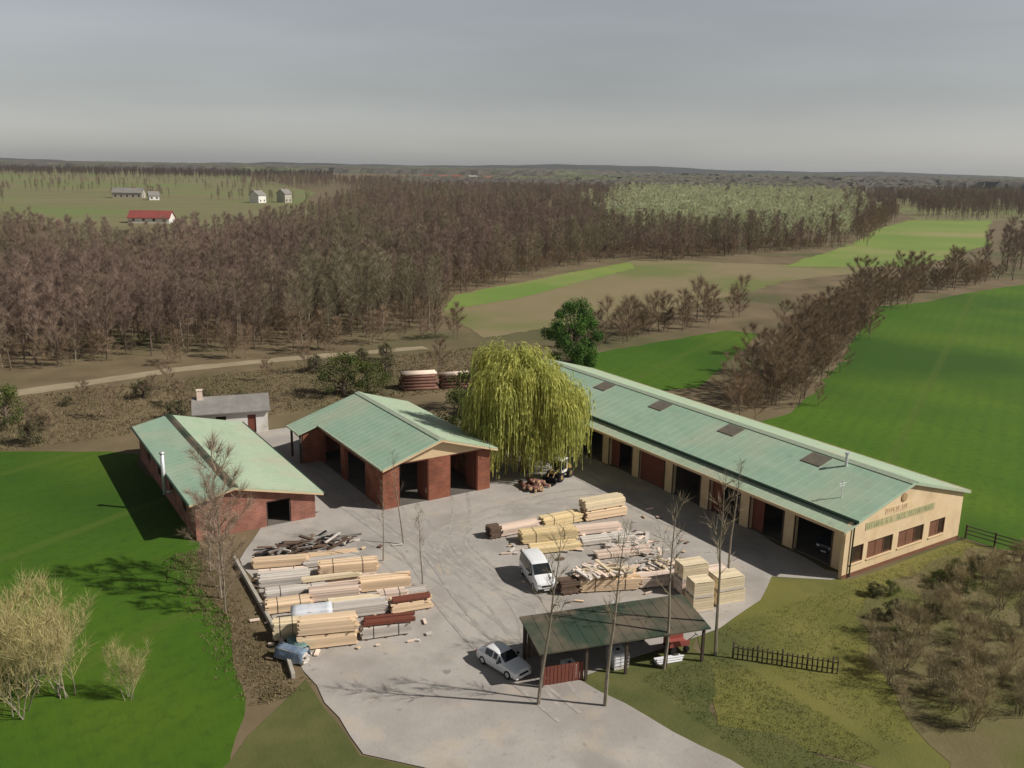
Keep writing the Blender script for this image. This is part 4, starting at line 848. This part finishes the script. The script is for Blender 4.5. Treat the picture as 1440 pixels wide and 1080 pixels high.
dw=[p for p in ((fr_.uniform(-1000,-280),fr_.uniform(1350,1750)) for _ in range(1500)) if inpoly(p,[(-1000,1500),(-500,1360),(-300,1500),(-350,1750),(-1000,1750)])]
scatter('distant_wood',dw,A,'twig_dark','dark strip of woodland beyond the pale meadow under the horizon',.8,1.3)
dw2=[p for p in ((fr_.uniform(-330,-130),fr_.uniform(1010,1330)) for _ in range(420)) if p[0]>-.3*p[1]]
scatter('distant_wood',dw2,A,'twig','brown grove between the white house and the far village',.75,1.2)
hl=[]
for a,b_,n in (((-760,1120),(-300,1085),70),((-520,800),(-330,790),40),((-620,930),(-250,905),60),((-230,690),(-140,660),24),((-1300,1400),(-500,1250),80),((700,1180),(1250,1560),90),((560,820),(900,1090),60),((-480,640),(-330,600),22),((-330,725),(-255,690),14)):
    for i in range(n):
        t=fr_.random(); hl.append((a[0]+(b_[0]-a[0])*t+fr_.gauss(0,3),a[1]+(b_[1]-a[1])*t+fr_.gauss(0,3)))
scatter('distant_hedges',hl,A,'twig','thin dark lines of hedge and trees crossing the far meadows',.45,.9)
# hedgerow of bare trees along the crop field
hr=random.Random(9)
def along(P,step,jit):
    out=[]
    for a,b_ in zip(P,P[1:]):
        L=math.dist(a,b_); n=max(1,int(L/step))
        for i in range(n):
            t=(i+hr.random()*.8)/n; out.append((a[0]+(b_[0]-a[0])*t+hr.gauss(0,jit),a[1]+(b_[1]-a[1])*t+hr.gauss(0,jit)))
    return out
C_=bare_set(4,'twig_warm','bark',400,h=12,spread=4.3,twigs=2200,tw=.018,tl=1.1,limbs=18,first=.06,tr=.11)
for (x,y) in along([(83,76.5),(88,76),(97,80.5),(108,87),(120,94.5),(135,103),(152,112)],1.3,2.6):
    put_tree('bare_tree','dense bare brown tree in the thick hedgerow between the two green fields','tree','bare trees of the hedgerow',x,y,hr.choice(C_),hr.uniform(.45,.86),hr.uniform(0,6.3))
for (x,y) in along([(82,76),(88,75.5),(97,79.5),(108,86),(120,93.5),(135,102),(152,111)],1.1,2.2):
    put_tree('bare_shrub','brown bare shrub filling the foot of the thick hedgerow','shrub','shrubs under the thick hedgerow',x,y,hr.choice(B_),hr.uniform(.35,.7),hr.uniform(0,6.3))
for (x,y) in along([(152,116),(168.7,121.5),(219,137),(237,138)],3.6,2.2):
    put_tree('bare_tree','bare tree in the long hedgerow along the far edge of the big green field','tree','bare trees along the far field edge',x,y,hr.choice(C_),hr.uniform(.6,.95),hr.uniform(0,6.3))
for (x,y) in along([(250,143),(279,152),(330,160)],3.6,7):
    put_tree('bare_tree','tall bare tree in the copse at the far corner of the big green field','tree','bare trees of the corner copse',x,y,hr.choice(A),hr.uniform(.9,1.3),hr.uniform(0,6.3))
for (x,y) in along([(90,119),(104,123),(124,127),(140,133)],2.2,2.4):
    put_tree('bare_shrub','low reddish brown bare shrub in the thicket between beige stubble and green crop','shrub','shrubs in the thicket by the stubble',x,y,hr.choice(B_),hr.uniform(.55,1.0),hr.uniform(0,6.3))
for (x,y) in along([(300,230),(420,300),(560,395)],9,3):
    put_tree('bare_tree','small bare tree in the line beside the distant bright field','tree','trees beside the distant bright field',x,y,hr.choice(C_),hr.uniform(.7,1.),hr.uniform(0,6.3))
for (x,y) in along([(152,115),(169,120.5),(219,136),(238,137),(262,146)],2.4,1.6):
    put_tree('bare_shrub','brown bare shrub filling the hedgerow along the far edge of the big green field','shrub','shrubs of the far field edge',x,y,hr.choice(B_),hr.uniform(.4,.8),hr.uniform(0,6.3))
for (x,y) in along([(88,117),(104,122),(124,126)],1.7,1.5):
    put_tree('bare_shrub','low reddish brown bare shrub in the thicket between beige stubble and green crop','shrub','shrubs in the thicket by the stubble',x,y,hr.choice(B_),hr.uniform(.3,.55),hr.uniform(0,6.3))
# leaf clump trees
def leafy(seed,h,rx,n,key,lz=.35,size=.28,base=.12,ncl=26):
    r=random.Random(seed); tk=MB(); cr=MB(); tk.tube((0,0,-.1),(0.1,.1,h*.55),.28,.14,8,0,False)
    cl=[]
    for k in range(ncl):
        f=r.random(); z=h*(base+(.92-base)*f); rad=rx*math.sin(math.pi*min(.98,(.18+.8*f)))**.7
        a=r.uniform(0,6.28); q=r.uniform(.45,1)*rad; c=Vector((math.cos(a)*q,math.sin(a)*q,z)); cl.append((c,r.uniform(.5,1.)*rx*.36))
        tk.tube((0.05,.05,z*.55),c,.07,.03,4,0,False)
    for i in range(n):
        c,s=r.choice(cl); d=Vector((r.gauss(0,1),r.gauss(0,1),r.gauss(0,.8))).normalized(); p=c+d*s*r.uniform(.55,1.05)
        a=Vector((r.gauss(0,1),r.gauss(0,1),r.gauss(0,1))).normalized(); b=a.cross(d).normalized()*size*r.uniform(.5,1); a=a*size*r.uniform(.5,1)
        cr.quad(p-a*.5,p+b*.4,p+a*.5,p-b*.4)
    return None,None,tk.mesh('trunk',K['bark']),cr.mesh('crown',K[key])
put_tree('evergreen_tree','dark green ivy clad tree standing behind the far end of the long hall','tree',None,79.5,107.4,leafy(21,11.2,4.2,20000,'leaf_dark',size=.3,base=.04,ncl=52),1.)
ob=leafy(22,5.2,3.4,3200,'leaf_olive'); od=leafy(23,4.2,2.6,2400,'leaf_low')
for (x,y,s,lab) in ((42.3,107.8,1.0,'olive green bush behind the middle barn, beside the sandy track'),(45.2,106.3,.85,'smaller olive green bush touching the first one behind the barn roof')):
    put_tree('olive_bush',lab,'bush',None,x,y,ob,s,x)
put_tree('olive_bush','olive bush on its own beside the track, far away from the buildings','bush',None,3.6,112.5,ob,.85,4.)
put_tree('olive_bush','olive bush squeezed between the barn roof and the willow','bush',None,47.2,83.5,ob,1.0,1.)
put_tree('olive_bush','dull olive bush behind the willow beside the second log stack','bush',None,53.5,93.5,ob,.95,2.)
for (x,y) in [(hr.uniform(-6,12),hr.uniform(104,112)) for _ in range(9)]+[(hr.uniform(10,30),hr.uniform(106,122)) for _ in range(12)]+[(hr.uniform(30,75),hr.uniform(112,126)) for _ in range(14)]:
    put_tree('scrub_bush','small dull bush in the rough strip between shed, barn and sandy track','bush','small bushes on the rough strip',x,y,hr.choice((od,od,B_[0],B_[1])),hr.uniform(.28,.62),hr.uniform(0,6.3))
for (x,y) in [(hr.uniform(22,75),hr.uniform(135,139)) for _ in range(22)]:
    put_tree('bare_shrub','low bare shrub on the wood side of the sandy track','shrub','shrubs beyond the sandy track',x,y,hr.choice(B_),hr.uniform(.3,.75),hr.uniform(0,6.3))
# the weeping willow
def willow():
    r=random.Random(5); tk=MB(); cr=MB()
    tk.tube((0,0,-.1),(.1,.1,3.2),.5,.36,10,0,False)
    heads=[]
    for (cx,top,rad,nl) in ((-1.5,13.4,3.2,20),(2.4,10.6,2.7,15),(-3.3,8.6,2.0,9),(.6,12.0,2.4,9),(4.0,8.0,1.4,6),(-1.6,7.2,2.6,12),(.8,6.4,2.4,9)):
        for k in range(nl):
            a=k*2.4+cx; L=.3+rad*((k+.5)/nl)**.6; zt=top-r.uniform(0,.9)-L*L*.14-r.uniform(0,1)*L*.35; dy=r.uniform(-.8,.8)
            ox,oy=W(cx,dy); p0=Vector((.1,.1,r.uniform(2.4,4)))
            p2=Vector((ox+math.cos(a)*L,oy+math.sin(a)*L,zt)); p1=Vector((ox*.5+math.cos(a)*L*.3,oy*.5+math.sin(a)*L*.3,zt*.72))
            tk.tube(p0,p1,.15,.09,5,0,False); tk.tube(p1,p2,.09,.03,5,0,False); heads+=[(p1.lerp(p2,t),a) for t in (.55,.75,.9,1.)]+[(p2,a)]
    for i in range(7000):
        p,a=r.choice(heads); a+=r.gauss(0,.6); p=p+Vector((r.gauss(0,.45),r.gauss(0,.45),r.gauss(0,.35)))
        ln=min(p.z-r.uniform(.25,1.2),r.choice((r.uniform(.8,3),r.uniform(2,6.5)))); v=Vector((math.cos(a),math.sin(a),.7))*.32; q=p.copy(); n=int(ln/.3)
        for s in range(n):
            v=v+Vector((r.gauss(0,.02),r.gauss(0,.02),-.16)); v.x*=.86; v.y*=.86
            if v.length>.34: v*=.34/v.length
            q2=q+v; t=Vector((r.gauss(0,1),r.gauss(0,1),r.gauss(0,.3))).normalized()*r.uniform(.03,.075)
            cr.quad(q-t*.6,q+t*.6,q2+t,q2-t); q=q2
    return None,None,tk.mesh('trunk',K['bark']),cr.mesh('crown',K['willow'])
wt=put_tree('weeping_willow','big yellow green weeping willow hanging over the yard between barn and hall','tree',None,46.6,70.6,willow(),1.,0.); wt.scale=(1.0,1.0,1.0)
# slim bare trees in front and in the yard
T_=bare_set(3,'twig','bark_pale',500,h=12,spread=1.5,twigs=130,tw=.016,tl=.9,limbs=10,first=.45,tr=.11,up=1.5)
slim=[(25.7,37.0,1.08,'slim pale bare tree rising before the end of the carport by the white car'),(28.9,34.9,1.05,'slim pale bare tree before the middle of the carport'),(34.4,36.1,1.05,'slim pale bare tree before the carport end with the white pipes'),(38.3,35.6,1.12,'slim bare tree on the lawn edge beside the carport end and cream crates'),(47.6,43.6,.85,'slim pale bare tree close to the open bays of the cream hall'),(25.9,58.8,.55,'thin sapling standing free on the concrete beside the timber rows'),(28.6,60.8,.62,'thin sapling in the middle of the empty concrete'),(26.6,53.4,.6,'thin sapling beside the open end of the third timber row')]
for i,(x,y,s,lab) in enumerate(slim): put_tree('slim_tree',lab,'tree',None,x,y,T_[i%3],s,i*1.7)
# broad bare trees by the timber rows
K['twig_pale']=mat('pale_brown_twigs',(.34,.26,.19),(.27,.20,.145),.2,rough=.95,island=.3)
D_=bare_set(3,'twig_pale','bark_pale',600,h=10.5,spread=3.3,twigs=1250,tw=.015,tl=1.0,limbs=14,first=.22,tr=.10,up=1.0)
for x,y,s,lab in ((14.2,60.4,.98,'tallest pale bare tree against the shed gable beside the kerb wall'),(14.0,63.6,.72,'lower bare tree growing right at the corner of the brick shed'),(13.6,58.9,.8,'pale bare tree close to the tallest one, added to thicken its shadow on the field'),(13.3,56.6,.55,'small bare tree on the kerb between field and timber rows')):  # third tree is added to make the shadow over the field denser
    put_tree('bare_tree',lab,'tree',None,x,y,D_[int(x*10)%3],s,x)
# straw coloured shrubs low in the corner
E_=bare_set(3,'twig_straw','bark_pale',700,h=6.2,spread=1.9,twigs=1500,tw=.012,tl=1.2,limbs=9,first=.1,tr=.045,up=1.6,multi=6)
for i,(x,y,k) in enumerate([(1.5,53.2,1.05),(-.6,55.0,1.),(2.9,51.6,.85),(-2.6,55.6,1.),(.6,50.9,.9),(2.6,54.4,.8),(-1.6,53.0,.95),(5.9,49.4,.5)]):
    put_tree('straw_shrub','straw yellow leafless shrub with upright shoots at the edge of the green field','shrub','straw yellow shrubs by the green field',x,y,E_[i%3],k,i)
# brown thicket below the hall gable
th=[(42,26),(45,29.5),(51,33.5),(56,36),(63,36.4),(70,34),(73,30),(66,22),(52,20),(44,22)]; k=0
while k<120:
    x=hr.uniform(42,73); y=hr.uniform(20,36.6)
    if not inpoly((x,y),th): continue
    k+=1; put_tree('bare_shrub','olive brown bare bush in the low tangled thicket below the hall gable','shrub','bushes below the hall gable',x,y,hr.choice(F_),hr.uniform(.2,.36) if y>33 else hr.uniform(.26,.62),hr.uniform(0,6.3))
for i in range(16):
    x=hr.uniform(48,72); y=hr.uniform(24,34)
    put_tree('scrub_bush','low dull green bush among the bare bushes of the thicket below the gable','bush','green bushes in the thicket',x,y,hr.choice((od,ob)),hr.uniform(.16,.34),hr.uniform(0,6))
for i in range(9):
    put_tree('scrub_bush','small green bush on the lawn under the windows of the cream gable','bush','small bushes under the gable windows',hr.uniform(53,66),hr.uniform(33.5,36.8),hr.choice((od,ob)),hr.uniform(.12,.3),hr.uniform(0,6))
# rough grass tufts: verge, lawn and field margins
def tufts(name,label,region,n,key,h,seed):
    r=random.Random(seed); mb=MB()
    for i in range(n):
        x,y=region(r); 
        for k in range(3):
            d=Vector((r.gauss(0,.5),r.gauss(0,.5),1)).normalized(); sliver(mb,Vector((x+r.uniform(-.15,.15),y+r.uniform(-.15,.15),0)),d,h*r.uniform(.5,1.3),h*.16,r)
    return tag(mb.build(name,K[key]),label,'grass',kind='stuff')
K['tuft']=mat('dry_grass_tufts',(.15,.14,.05),(.10,.12,.03),.4,rough=.95,island=.35)
K['tuft_d']=mat('straw_dry_grass',(.20,.155,.085),(.15,.125,.06),.4,rough=.95,island=.35)
K['tuft_g']=mat('green_grass_tufts',(.07,.10,.022),(.10,.12,.03),.4,rough=.95,island=.35)
tufts('grass','tufts of rough grass on the lawn below the hall gable',lambda r:(r.uniform(40,69),r.uniform(24,37.8)),9000,'tuft',.12,1)
tufts('grass','tufts of dark rough grass on the verge before the carport',lambda r:(r.uniform(32.5,39),r.uniform(24,36.0)),3500,'tuft_g',.12,2)
tufts('grass','dry rough grass between the buildings and the sandy track',lambda r:(r.uniform(-20,75),r.uniform(103,127)),13000,'tuft_d',.3,3)
tufts('grass','rough grass along the kerb wall and the field corner',lambda r:(r.gauss(13.2,.9),r.uniform(45,68)),2600,'tuft_d',.2,4)

# distant woods and hills
def lump(name,label,P,step,h,key,seed,kind='stuff'):
    r=random.Random(seed); mb=MB(); xs=[p[0] for p in P]; ys=[p[1] for p in P]; g={}
    nx=int((max(xs)-min(xs))/step)+1; ny=int((max(ys)-min(ys))/step)+1
    for i in range(nx+1):
        for j in range(ny+1):
            p=(min(xs)+i*step,min(ys)+j*step); ins=inpoly(p,P)
            g[i,j]=len(mb.v); mb.v.append((*W(p[0]+r.uniform(-.3,.3)*step,p[1]+r.uniform(-.3,.3)*step),h*r.uniform(.45,1.1) if ins else -.5))
    for i in range(nx):
        for j in range(ny):
            q=(g[i,j],g[i+1,j],g[i+1,j+1],g[i,j+1])
            if any(mb.v[k][2]>0 for k in q): mb.f.append(q); mb.m.append(0)
    o=mb.build(name,K[key]); 
    if kind=='structure': o['kind']=kind; return o
    return tag(o,label,'wood',kind=kind)
lump('distant_wood','brown woodland between the far village and the budding wood',[(-140,1020),(150,1012),(480,1015),(700,1500),(400,2300),(-60,1600),(-150,1250)],9,12,'far_wood',2)
lump('distant_wood','woodland rows low under the horizon beyond the brown woods',[(900,1500),(2200,2100),(2400,3200),(600,2900),(400,2400)],14,14,'far_wood',4)
lump('distant_wood','woodland far beyond the pale meadow along the skyline',[(-2600,2500),(-900,2300),(100,2500),(500,3000),(300,3900),(-2600,3900)],16,14,'far_wood',5)
b=MB(); nx,ny=220,24; hr2=random.Random(4)
for j in range(ny+1):
    for i in range(nx+1):
        x=-5600+11200*i/nx; y=4200+2000*j/ny; z=(18+9*math.sin(x*.0011+1)+6*math.sin(x*.0031)+4*math.sin(x*.013+y*.01)*math.sin(x*.0047)+hr2.uniform(-.8,.8))*math.sin(math.pi*min(1,j/ny*1.3+.02)) if 0<j<ny else -.5
        b.v.append((*W(x*.8,y*.95),z))
for j in range(ny):
    for i in range(nx): k=j*(nx+1)+i; b.f.append((k,k+1,k+nx+2,k+nx+1)); b.m.append(0)
b.build('hills',K['hill'],None,True)['kind']='structure'
